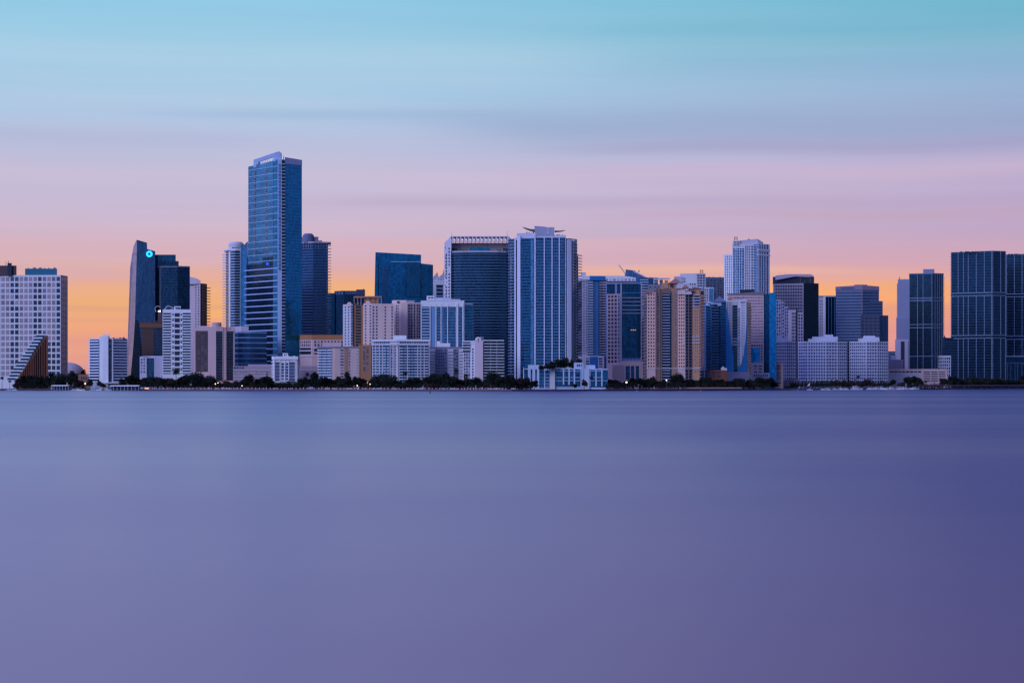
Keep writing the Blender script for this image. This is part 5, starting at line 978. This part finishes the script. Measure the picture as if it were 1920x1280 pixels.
def palm(seed, h=13, n=17, L=3.3):
    rr = random.Random(seed); root = link('palm_tree', None); tr = MB(); x = 0
    for k in range(4): tr.tube((x, 0, h * k / 4 - (.4 if k == 0 else 0)), (x + .15, 0, h * (k + 1) / 4), .24 - .03 * k, .21 - .03 * k, 7, cap=False); x += .15
    cr = MB(); top = Vector((x, 0, h))
    for i in range(n * 2):
        a = 6.283 * i / n + rr.uniform(-.2, .2); e = rr.uniform(-.5, 1.15); p0 = top.copy(); l_ = L * rr.uniform(.8, 1.1); side = Vector((-math.sin(a), math.cos(a), 0))
        for k in range(5):
            p1 = p0 + Vector((math.cos(a) * math.cos(e), math.sin(a) * math.cos(e), math.sin(e))) * l_ / 5; e -= .38; w0, w1 = (.35 + .35 * (k > 0)) * (1 - k / 6), .7 * (1 - (k + 1) / 5.2)
            cr.face([p0 - side * w0 + Vector((0, 0, -w0 * .5)), p1 - side * w1 + Vector((0, 0, -w1 * .5)), p1, p0]); cr.face([p0, p1, p1 + side * w1 + Vector((0, 0, -w1 * .5)), p0 + side * w0 + Vector((0, 0, -w0 * .5))]); p0 = p1
    link('trunk', tr.mesh('trunk', BARK), root); link('crown', cr.mesh('crown', FROND), root); return root
def shrub(seed, mat=LEAF):
    rr = random.Random(seed); root = link('shrub', None); cr = MB(); st_ = MB()
    for i in range(6):
        cx, cy, cz, rad = rr.uniform(-2.6, 2.6), rr.uniform(-1, 1), rr.uniform(.8, 2.0), rr.uniform(.9, 1.5); st_.tube((0, 0, -.3), (cx, cy, cz), .1, .05, 5)
        for k in range(110):
            d = Vector((rr.gauss(0, 1), rr.gauss(0, 1), rr.gauss(0, 1))).normalized() * rad * rr.uniform(.4, 1.1); leaf(cr, Vector((cx, cy, max(.1, cz + d.z))) + Vector((d.x, d.y, 0)), rr.uniform(.2, .45), rr)
    link('stem', st_.mesh('stem', BARK), root); link('foliage', cr.mesh('foliage', mat), root); return root
PROTO = {'b': [(broad(1), 12, 11), (broad(2, 12, 12, 10), 12, 12), (broad(3, 12, 9, 8), 12, 9)], 'w': [(broad(4, 11, 18, 15, 150, .35), 11, 18), (broad(5, 11, 17, 14, 150, .32), 11, 17)],
         'r': [(broad(6, 12, 10, 9, 120, .3, LEAFB), 12, 10)], 'p': [(palm(7), 15, 6), (palm(8, 12, 15), 14, 6)], 's': [(shrub(9), 3.2, 7), (shrub(10), 3.2, 7), (shrub(11, LEAFB), 3.2, 7)]}
DESC = {'b': ('dark rounded tree', 'tree'), 'w': ('wide spreading dark tree', 'tree'), 'r': ('brownish thinner tree', 'tree'), 'p': ('slender dark palm', 'palm'), 's': ('low dark shrub', 'shrub')}
used = set(); rt = random.Random(5)
def plant(k, px, ytop, wpx, off=30, base=None, desc=None):
    Y = shore(px) + off; z0 = GZ if base is None else base; i = rt.randrange(len(PROTO[k])); pr, h0, w0 = PROTO[k][i]
    if (k, i) in used: o = copy_tree(pr)
    else: o = pr; used.add((k, i))
    h = max(1.2, ZP(ytop, Y) - z0) * (1 if k == 'p' else 1.04); w_ = wpx * Y / FPX * 1.15
    o.location = ((px - 960) / FPX * Y, Y, z0); o.rotation_euler.z = rt.uniform(0, 6.28); o.scale = (w_ / w0, w_ / w0, h / h0)
    if k in 'sw': o.rotation_euler.z = rt.choice((0, 3.14)) + rt.uniform(-.2, .2)
    d, c = DESC[k]; o['category'] = c; o['group'] = {'tree': 'trees along the shore', 'palm': 'palms along the shore', 'shrub': 'shrubs along the shore'}[c]; later(o, px, desc or d, 'below'); return o
TREES = [('p',4,704,10),('p',18,712,9),('r',31,714,16),('b',46,702,18),('b',60,697,22),('b',75,703,20),('b',95,694,15),('b',88,706,16),('w',111,699,26),('b',134,692,20),('r',145,704,16),('b',157,690,16,200),('b',168,708,11),('r',186,710,9),('r',194,716,10),('b',230,708,14),
 ('b',247,699,20),('r',262,706,22),('b',277,702,22),('b',292,700,22),('b',310,703,20),('r',322,706,18),('p',331,690,20),('r',337,704,20),('b',348,701,22),('w',368,698,42),('w',388,703,32),('b',398,712,14),('r',412,716,14),('r',428,712,16),('r',444,711,18),('b',466,700,22),('b',456,712,16),
 ('b',486,707,20),('b',500,702,20),('r',520,716,12),('r',538,716,12),('b',571,704,16),('p',577,696,12),('b',590,693,13),('b',606,701,22),('b',618,708,16),('b',583,708,22),('b',634,704,20),('b',652,688,12),('b',646,703,20),('b',668,704,22),('b',680,708,14),
 ('w',712,700,34),('w',731,701,32),('b',700,706,16),('p',759,693,14),('b',770,706,16),('b',783,702,20),('r',762,713,16),('b',757,716,14),('b',803,702,16),('w',822,700,38),('b',812,693,12),('b',836,694,12),('w',845,704,30),('p',856,689,13),('p',873,698,14),('b',862,709,20),('r',868,710,18),('b',890,706,20),('r',900,704,22),('w',922,697,32),('b',938,702,18),('b',955,702,22),('r',945,708,18),
 ('r',975,704,22),('b',988,706,18),('b',1002,709,14),('r',1096,708,11,-4),('p',1108,703,12,-4),('b',1078,718,8,-3),('b',1145,712,16),('b',1157,710,18),('b',1170,714,16),('b',1186,707,20),('b',1200,706,22),('b',1213,708,20),('b',1228,711,20),('b',1243,710,16),('b',1256,711,14),('w',1272,700,30),('b',1290,709,20),('b',1305,708,18),('b',1318,707,18),('w',1336,711,30),('b',1354,712,20),('b',1368,710,20),('w',1385,708,26),('b',1402,713,18),('w',1424,707,30),('b',1442,706,20),('b',1452,712,14),
 ('b',1489,714.5,17,6),('p',1608,702,9),('r',1566,709,10),('r',1621,708,14),('r',1598,711,10),('b',1674,709,10),('b',1703,703,16),('b',1715,702,18),('b',1724,704,14),('p',1735,713,8),('b',1768,705,12),('b',1780,703,18),('b',1792,705,20),('b',1806,707,20),('w',1822,706,28),('w',1845,708,30),('w',1868,708,30),('b',1888,710,20),('b',1903,711,20),('b',1920,711,20)]
for T in TREES: plant(T[0], T[1], T[2], T[3], (T[4] if len(T) > 4 else rt.uniform(14, 40)))
for px, yt, w_ in ((1026,681,14),(1036,676,13),(1048,670,14),(1060,668,14),(1072,672,12),(1086,669,9),(1015,683,10)): plant('b', px, yt, w_, 62, 21.0, 'small roof-garden tree')
for a_, b_ in ((34, 160), (244, 508), (564, 985), (1142, 1455), (1784, 1925)):
    x_ = a_
    while x_ < b_: plant(rt.choice('bbrb'), x_, rt.uniform(703, 713), rt.uniform(11, 20), 44, None, 'background tree'); x_ += rt.uniform(11, 24)
def row(a, c, step, y, off=12):
    x = a
    while x < c: plant('s', x, y - 1 + rt.uniform(-3, 1.5), rt.uniform(11, 17), off + rt.uniform(-3, 9)); x += step * rt.uniform(.8, 1.2)
row(30, 165, 13, 719, 16); row(246, 1005, 12, 719.5, 14); row(512, 562, 9, 716.5, 16); row(1142, 1455, 12, 719, 14); row(1503, 1600, 8, 713.5, 40); row(1604, 1668, 9, 714, 40); row(1780, 1925, 12, 715, 14); row(1690, 1770, 15, 718.5, 12)

# sea wall with its posts
def along(px, off=0): Y = shore(px) + off; return ((px - 960) / FPX * Y, Y)
def ribbon(mb, p0, p1, o0, o1, z0, z1, mi=0):
    xs = [p0] + [q for q, _ in SHORE if p0 < q < p1] + [p1]
    mb.prism([along(q, o0) for q in xs] + [along(q, o1) for q in reversed(xs)], z0, z1, mi, bottom=True)
def shoreline(name, label, p0, p1, ztop, mat, cap, capmat):
    r_ = link(name, None, None, (*along(p0, -.6), 0)); tag(r_, label, 'sea wall'); o0 = r_.location
    for nm, z0, z1, oa, ob, m_ in (('wall_face', -1.2, ztop, -.6, .8, mat), ('wall_cap', ztop, ztop + cap, -.8, 1.0, capmat)):
        mb = MB(); ribbon(mb, p0, p1, oa, ob, z0, z1); mb.v = [(x - o0.x, y - o0.y, z - o0.z) for x, y, z in mb.v]; link(nm, mb.mesh(nm, m_), r_)
    return r_
SWM = wall((.10, .055, .075), 'stained_sea_wall'); SWC = wall((.34, .22, .28), 'mauve_coping')
sw = shoreline('sea_wall', 'long low mauve sea wall topped with small white posts along the centre shore', 262, 985, 1.35, SWM, .35, SWC)
mb = MB(); mb.box((0, 0, .65), (.5, .5, 1.3)); mb.box((0, 0, 1.4), (.7, .7, .2)); pm = mb.mesh('post', WHITE)
for i in range(100):
    px = 286 + i * 6.9 + (0 if i % 5 else .6)
    if i > 84: px = 865.6 + (i - 84) * 5.5
    x, y = along(px, -.1); link('post', pm, sw, (x - sw.location.x, y - sw.location.y, 1.7))
shoreline('sea_wall', 'plain dark sea wall with a pale cap under the waterfront condominium and dark office', 985, 1290, 1.2, wall((.045, .05, .09), 'dark_sea_wall'), .3, wall((.25, .27, .38), 'grey_coping'))
shoreline('sea_wall', 'dark sea wall below a pale sandy strip in front of the brick-red building', 1290, 1460, 1.0, wall((.06, .045, .08), 'dark_sea_wall_b'), .25, SWM)
shoreline('sea_wall', 'dark low sea wall along the left edge marina', -300, 262, 1.0, wall((.035, .03, .05), 'dark_sea_wall_c'), .3, wall((.14, .12, .17), 'grey_coping_b'))
shoreline('sea_wall', 'grey rock-edged sea wall behind the boats at the hotel marina', 1460, 1735, 1.6, wall((.15, .15, .24), 'marina_wall'), .3, wall((.26, .26, .38), 'marina_coping'))
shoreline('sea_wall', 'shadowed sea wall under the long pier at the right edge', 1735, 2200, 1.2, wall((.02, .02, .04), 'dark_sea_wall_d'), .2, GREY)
def strip(name, kind, p0, p1, o0, o1, z1, mat, label=None, cat=None):
    mb = MB(); ribbon(mb, p0, p1, o0, o1, z1 - (1.4 if name == 'beach' else .4), z1); o = link(name, mb.mesh(name, mat)); tag(o, label, cat, None, kind); return o
strip('beach', 'structure', 1287, 1391, -1.2, 12, 3.3, wall((.88, .60, .42), 'pale_sand', .15)); strip('path', 'structure', 1000, 1287, 1.4, 9, 1.75, wall((.30, .28, .34), 'path_paving')); strip('quay', 'structure', 1500, 1720, 1.2, 40, 3.4, wall((.25, .24, .36), 'quay_paving'))
strip('road', 'structure', 280, 985, 6, 14, 1.58, wall((.06, .06, .07), 'asphalt')); strip('path', 'structure', 1205, 1280, 12, 16, 3.4, wall((.24, .20, .24), 'ramp_paving'))
strip('lawn', 'structure', 420, 985, 15, 60, 1.66, wall((.035, .045, .03), 'lawn'))

# right edge pier
pr = link('pier', None, None, (*along(1730, -12), 0)); tag(pr, 'long low pier on dark piles running to the right edge below the huge towers', 'pier'); o0 = pr.location
mb = MB()
PX = [1722, 1760, 1800, 1850, 1900, 1960]; PYs = [shore(q) - 20 for q in PX]
def pt(q, d=0): Y = shore(q) - 20 + d; return ((q - 960) / FPX * Y, Y)
mb.prism([pt(q) for q in PX] + [pt(q, 6) for q in reversed(PX)], 4.2, 5.6, bottom=True); mb.v = [(x - o0.x, y - o0.y, z) for x, y, z in mb.v]; link('deck', mb.mesh('deck', wall((.20, .15, .19), 'pier_deck')), pr)
mb = MB(); mb.prism([pt(q, -.3) for q in PX] + [pt(q, 0) for q in reversed(PX)], 5.6, 5.9, bottom=True); mb.v = [(x - o0.x, y - o0.y, z) for x, y, z in mb.v]; link('kerb', mb.mesh('kerb', PINK), pr)
mb = MB(); mb.tube((0, 0, -1.5), (0, 0, 4.2), .55, .55, 7); pm = mb.mesh('pile', wall((.03, .03, .05), 'wet_pile'))
for i in range(34):
    x, y = pt(1726 + i * 6.6, 1 + (i % 2) * 3.5); link('pile', pm, pr, (x - o0.x, y - o0.y, 0))
for x0, x1 in ((1864, 1883), (1891, 1913)):
    mb = MB(); mb.prism([pt(x0, -5), pt(x1, -5), pt(x1, -1), pt(x0, -1)], 1.6, 2.2, bottom=True); mb.prism([pt(x0, -5), pt(x0 + .8, -5), pt(x0 + .8, -1), pt(x0, -1)], -1, 1.6, bottom=True); mb.prism([pt(x1 - .8, -5), pt(x1, -5), pt(x1, -1), pt(x1 - .8, -1)], -1, 1.6, bottom=True)
    o = link('boat_landing', mb.mesh('boat_landing', wall((.28, .24, .26), 'landing_timber'))); tag(o, ('left' if x0 < 1885 else 'right') + ' low timber landing stage in front of the right edge pier', 'landing stage')

# marina sheds at the left
def shed(name, label, p0, p1, ztop, off, cat, n, lit=False):
    x0, y0 = along(p0, off); r_ = link(name, None, None, (x0, y0, 0)); tag(r_, label, cat); xe, ye = along(p1, off)
    a = (0, 0); c = (xe - x0, ye - y0); mb = MB(); mb.prism([(a[0], a[1] - 1), (c[0], c[1] - 1), (c[0], c[1] + 8), (a[0], a[1] + 8)], ztop - .7, [ztop - .15, ztop - .15, ztop + .5, ztop + .5], bottom=True); link('roof', mb.mesh('roof', WHITE), r_)
    mb = MB(); mb.box((0, 0, 0), (.45, .45, ztop + 1 - .7)); pm_ = mb.mesh('post', LILAC)
    for i in range(n): f_ = i / (n - 1); link('post', pm_, r_, (c[0] * f_, c[1] * f_ + .3, (ztop - 1.7) / 2))
    mb = MB(); mb.prism([(a[0] + .5, 5), (c[0] - .5, c[1] + 5), (c[0] - .5, c[1] + 7), (a[0] + .5, 7)], -.5, ztop - .75); link('back_wall', mb.mesh('back_wall', DARKW), r_)
    return r_
shed('boat_shed', 'open white-roofed boat shed left of the moored boats near the gridded slab', 96, 128, 5.6, -10, 'boat shed', 7); shed('boat_shed', 'long white-roofed dock shelter right of the white cabin boat', 206, 260, 5.4, -11, 'dock shelter', 9)
o = link('kiosk', None, None, (*along(275, -2), 1.4)); tag(o, 'tiny low kiosk with one warm lit window at the left end of the sea wall', 'kiosk')
mb = MB(); mb.box((0, 2, 1.0), (9, 3, 2.2)); link('wall', mb.mesh('wall', TAUPE), o); mb = MB(); mb.box((0, 2, 2.25), (10, 4, .25)); link('roof', mb.mesh('roof', LILAC), o); mb = MB(); mb.box((0, .4, 1.0), (4.6, .12, 1.1)); link('window', mb.mesh('window', emit((1, .52, .30), 1.1, 'warm_kiosk_light')), o)

# boats
def boat(seed, L=12, cab=1.0, fly=True):
    rr = random.Random(seed); root = link('motor_boat', None); mb = MB(); n = 9; rows = []
    for i in range(n):
        f_ = i / (n - 1); x = -L / 2 + L * f_; w_ = L * .15 * (1 - max(0, f_ - .45) ** 2 * 3.2) + .02; sh = .9 + .8 * f_ ** 2
        rows.append([(x, -w_, sh * L / 12), (x, -w_ * .8, .0), (x + .1, 0, -.45), (x, w_ * .8, 0), (x, w_, sh * L / 12)])
    for a, c in zip(rows, rows[1:]):
        for j in range(4): mb.face([a[j], a[j + 1], c[j + 1], c[j]][::-1])
        mb.face([a[4], a[0], c[0], c[4]][::-1], None, 1)
    mb.face(rows[0]); link('hull', mb.mesh('hull', [WHITE, OFFW]), root)
    s = L / 12; mb = MB(); mb.prism([(-L * .28, -L * .11), (L * .12, -L * .11), (L * .22, 0), (L * .12, L * .11), (-L * .28, L * .11)], 1.0 * s, 2.5 * s * cab); link('cabin', mb.mesh('cabin', WHITE), root)
    mb = MB(); mb.prism([(-L * .26, -L * .113), (L * .125, -L * .113), (L * .23, 0), (L * .125, L * .113), (-L * .26, L * .113)], 1.6 * s, 2.1 * s * cab, bottom=True); link('cabin_window', mb.mesh('cabin_window', PANEK), root)
    if fly:
        mb = MB(); mb.prism([(-L * .3, -L * .1), (L * .04, -L * .1), (L * .04, L * .1), (-L * .3, L * .1)], 3.5 * s, 3.65 * s, bottom=True)
        for q in ((-L * .28, -L * .09), (L * .02, -L * .09), (-L * .28, L * .09), (L * .02, L * .09)): mb.tube((*q, 2.5 * s), (*q, 3.5 * s), .06, .06, 5)
        link('canopy', mb.mesh('canopy', WHITE), root); mb = MB(); mb.tube((-L * .1, 0, 3.6 * s), (-L * .12, 0, 5.4 * s), .06, .04, 5); link('antenna', mb.mesh('antenna', STEEL), root)
    return root
BP = [boat(1), boat(2, 9, .9, False), boat(3, 26, 1.15)]; bu = set()
def moor(i, px, off, rz, sc, desc):
    o = BP[i] if i not in bu else copy_tree(BP[i]); bu.add(i); Y = shore(px) + off; o.location = ((px - 960) / FPX * Y, Y, 0); o.rotation_euler.z = rz; o.scale = (sc,) * 3
    o['label'] = desc; o['category'] = 'boat'; o['group'] = 'boats moored along the shore'
for a in [(0,202,-16,.15,.72,'white cabin boat moored left of the long dock shelter below the white balconied block'),(1,139,-12,.2,1.0,'low white boat just right of the open boat shed'),(0,147,-9,-.3,.75,'white boat with canopy between the boat shed and the shore lamp'),(1,155,-10,2.8,.85,'small white boat below the far shore lamp left of the balconied block'),
          (0,176,-12,.3,.8,'white boat below the left face of the white balconied block'),(1,186,-12,2.9,.85,'low white boat left of the white cabin boat'),(1,17,-8,.2,.8,'small pale boat below the stepped terraces'),(1,28,-8,2.9,.7,'tiny pale boat right below the foot of the stepped terraces'),
          (2,1606,-20,.08,.62,'largest white yacht, moored below the gap between the two right hotel blocks'),(1,1544,-14,.1,1.0,'low white boat below the middle hotel block, farthest left there'),(0,1552,-12,2.9,.7,'small white canopy boat below the middle hotel block'),(1,1566,-13,.2,1.0,'low boat below the middle hotel block, right of the canopy boat'),(0,1578,-13,-.2,.8,'canopy boat just left of the largest white yacht'),
          (0,1586,-10,2.8,.7,'small canopy boat tucked behind the bow of the largest yacht'),(1,1632,-14,.1,1.4,'long low white boat right of the largest yacht'),(0,1641,-16,3.0,1.1,'bright white canopy boat right of the long low boat'),(0,1655,-14,-.6,1.0,'canopy boat left of the water post below the right hotel block'),(1,1664,-13,.2,1.1,'low white boat below the right end of the right hotel block'),
          (0,1673,-14,.4,1.1,'canopy boat farthest left below the long pink podium'),(2,1685,-16,2.9,.5,'mid-sized white yacht below the left end of the long pink podium'),(0,1698,-16,.2,1.1,'white canopy boat right of the mid-sized yacht'),(1,1707,-17,2.7,1.2,'low white boat second from the pier end'),(0,1716,-18,.3,1.0,'white canopy boat nearest the pier end')]: moor(*a)
sb = link('sailing_boat', None, None, (*along(1517, -6), 0)); tag(sb, 'small sailing boat with one white triangular sail below the middle hotel block', 'sailing boat')
mb = MB(); mb.prism([(-4, -1), (2.5, -1), (4.5, 0), (2.5, 1), (-4, 1)], -.2, .9, bottom=True); link('hull', mb.mesh('hull', WHITE), sb); mb = MB(); mb.tube((1, 0, .9), (1, 0, 9), .09, .05, 6); link('mast', mb.mesh('mast', STEEL), sb)
mb = MB(); mb.face([(-2.6, -.05, 4.9), (.85, -.05, 4.9), (.85, -.05, 8.9), (-.2, -.25, 7.6)]); mb.face([(-.2, -.15, 7.6), (.85, .05, 8.9), (.85, .05, 4.9), (-2.6, .05, 4.9)]); link('sail', mb.mesh('sail', WHITE), sb)

# markers in the water
def marker(px, Y, h, r, label, mat, cat='marker post'):
    o = link('marker_post', None, None, ((px - 960) / FPX * Y, Y, 0)); tag(o, label, cat); mb = MB(); mb.tube((0, 0, -1), (0, 0, h), r, r * .8, 8); link('post', mb.mesh('post', mat), o); mb = MB(); mb.box((0, -.15, h - .5), (r * 4.5, .08, 1.0)); link('sign_board', mb.mesh('sign_board', mat), o)
marker(806.5, 1360, 2.0, .3, 'lone dark marker post standing in the water off the wide white slab', STEEL); marker(1645, 2300, 4.2, .35, 'dark marker post in the water below the right hotel block', STEEL); marker(1425, 2180, .9, .3, 'tiny dark post in the water below the pink banded office', STEEL)
def buoy(px, Y, label):
    o = link('buoy', None, None, ((px - 960) / FPX * Y, Y, 0)); tag(o, label, 'buoy'); mb = MB(); mb.tube((0, 0, -.4), (0, 0, .5), .55, .45, 10); link('float', mb.mesh('float', WHITE), o); mb = MB(); mb.tube((0, 0, .5), (0, 0, 1.5), .12, .08, 6); link('topmark', mb.mesh('topmark', OFFW), o)
buoy(1194, 2000, 'pale buoy off the dark office with rails'); buoy(1314, 2090, 'small white buoy floating off the pink and ochre tower'); buoy(1496, 2290, 'pale buoy off the arched grey building')

# street lamps
def lamp(px, py, off, s, label, col=(1, .55, .25), pw=14):
    Y = shore(px) + off; z = ZP(py, Y); o = link('street_lamp', None, None, ((px - 960) / FPX * Y, Y, GZ)); tag(o, label, 'street lamp', 'lit lamps along the shore')
    mb = MB(); mb.tube((0, 0, 0), (0, 0, z - GZ), .16, .1, 6); mb.tube((0, 0, z - GZ), (0, -.9, z - GZ + .35), .08, .08, 5); link('pole', mb.mesh('pole', STEEL), o)
    mb = MB(); n = 8
    for i in range(n):
        for j in range(5):
            P_ = lambda a, q: (s * math.cos(a) * math.sin(q), -1.0 + s * math.sin(a) * math.sin(q), z - GZ + s * math.cos(q)); a0, a1, q0, q1 = 6.2832 * i / n, 6.2832 * (i + 1) / n, 3.14159 * j / 5, 3.14159 * (j + 1) / 5; mb.face([P_(a0, q0), P_(a0, q1), P_(a1, q1), P_(a1, q0)])
    link('globe', mb.mesh('globe', emit(col, pw * .6, 'lamp_globe_glow')), o)
for a in [(404,719.5,4,.50,'warm lit lamp in front of the beige drum-stair block, lower left of a pair',(1,.5,.2),12),(409,717.5,5,.40,'warm lit lamp in front of the beige drum-stair block, upper right of a pair',(1,.62,.35),10),(454,723,3,.40,'lone warm lit lamp in front of the blue glass podium',(1,.6,.32),10),(160,719,-8,.45,'lone white lit lamp left of the white balconied block',(1,.9,.8),10),(126,719,-8,.25,'faint lit lamp above the open boat shed roof',(1,.8,.6),4),
          (670,722.5,3,.45,'warm lit lamp right above the white ring sculpture',(1,.5,.2),10),(689,717,4,.3,'dim warm lamp under the ochre tower base, left of two',(1,.5,.25),4),(694,720,4,.4,'warm lamp under the ochre tower base, right of two',(1,.6,.3),8),(1174.5,716.5,2,.85,'brightest shore lamp, glowing orange below the dark office with rails',(1,.50,.18),9),(1249.5,712.5,1,.55,'white lit lamp on a tall pole below the pink and ochre tower',(1,.86,.75),9)]: lamp(*a)
# ring sculpture
mb = MB(); n = 28; X, Y = along(671, 1.6)
for i in range(n):
    a0, a1 = 6.2832 * i / n, 6.2832 * (i + 1) / n; mb.tube((1.25 * math.cos(a0), 0, 1.7 + 1.25 * math.sin(a0)), (1.25 * math.cos(a1), 0, 1.7 + 1.25 * math.sin(a1)), .26, .26, 7, cap=False)
mb.box((0, 0, .2), (1.4, .9, .4)); o = link('ring_sculpture', mb.mesh('ring_sculpture', WHITE), None, (X, Y, 1.5)); tag(o, 'small white ring sculpture standing behind the sea wall under a warm lamp', 'sculpture')

# cars
def car(kind):
    root = link('parked_car', None); body = [(-2.2,.35),(-2.25,.85),(-2.0,1.0),(-1.2,1.08),(1.3,.98),(2.1,.85),(2.25,.6),(2.2,.35)] if kind == 'car' else [(-2.6,.35),(-2.65,2.0),(-2.4,2.25),(1.3,2.25),(1.9,1.3),(2.6,1.1),(2.65,.35)]
    top = [(-1.7,1.04),(-1.1,1.5),(.4,1.52),(1.2,1.0)] if kind == 'car' else [(-1.9,1.4),(-1.9,1.95),(1.28,1.95),(1.75,1.4)]
    for nm, prof, hw, mt in (('body', body, .88, None), ('window', top, .78 if kind == 'car' else .895, PANEK)):
        mb = MB(); A = [(x, -hw, z) for x, z in prof]; B_ = [(x, hw, z) for x, z in prof]; n = len(prof); mb.face(A[::-1]); mb.face(B_)
        for i in range(n): j = (i + 1) % n; mb.face([A[i], A[j], B_[j], B_[i]])
        link(nm, mb.mesh(nm, mt or WHITE), root)
    for x in (-1.4, 1.4):
        for y in (-.8, .8):
            mb = MB(); mb.tube((x, y - .1, .34), (x, y + .1, .34), .34, .34, 12); link('wheel', mb.mesh('wheel', DARKW), root)
    return root
cp = {'car': car('car'), 'van': car('van')}; cu = set(); paints = {n: wall(c, n + '_car_paint', .03, .3) for n, c in (('white', (.7, .7, .74)), ('silver', (.42, .43, .50)), ('dark', (.05, .05, .07)), ('red', (.30, .05, .06)))}
for k, px, pn in (('van',582,'silver'),('car',407,'white'),('car',424,'silver'),('car',430,'white'),('car',443,'silver'),('car',307,'silver'),('car',312,'red'),('car',567,'red'),('car',572,'dark'),('car',614,'white'),('car',628,'white'),('car',650,'silver'),('car',656,'white'),('car',684,'silver'),('car',700,'white'),('car',711,'white'),('car',788,'white'),('van',800,'dark'),('car',832,'silver'),('car',848,'white'),('car',856,'silver'),('car',876,'red'),('car',920,'silver'),('car',930,'white'),('car',963,'white'),('car',372,'dark'),('car',516,'silver'),('car',490,'dark')):
    o = cp[k] if k not in cu else copy_tree(cp[k]); cu.add(k); x, y = along(px, 10); o.location = (x, y, 1.59); o.rotation_euler.z = rt.choice((0, 3.14159)); o.scale = (1.15,) * 3; o['category'] = 'van' if k == 'van' else 'car'; o['group'] = 'vehicles parked behind the sea wall'; later(o, px, f'{pn} parked {"van" if k == "van" else "car"}', 'in front of')
    for ch in o.children:
        if ch.name.startswith('body'):
            ch.data = ch.data.copy(); ch.data.materials[0] = paints[pn]
flush_labels()

for k_, L_ in PROTO.items():
    for i_, (pr, _, _) in enumerate(L_):
        if (k_, i_) not in used:
            for ch in list(pr.children): bpy.data.objects.remove(ch)
            bpy.data.objects.remove(pr)
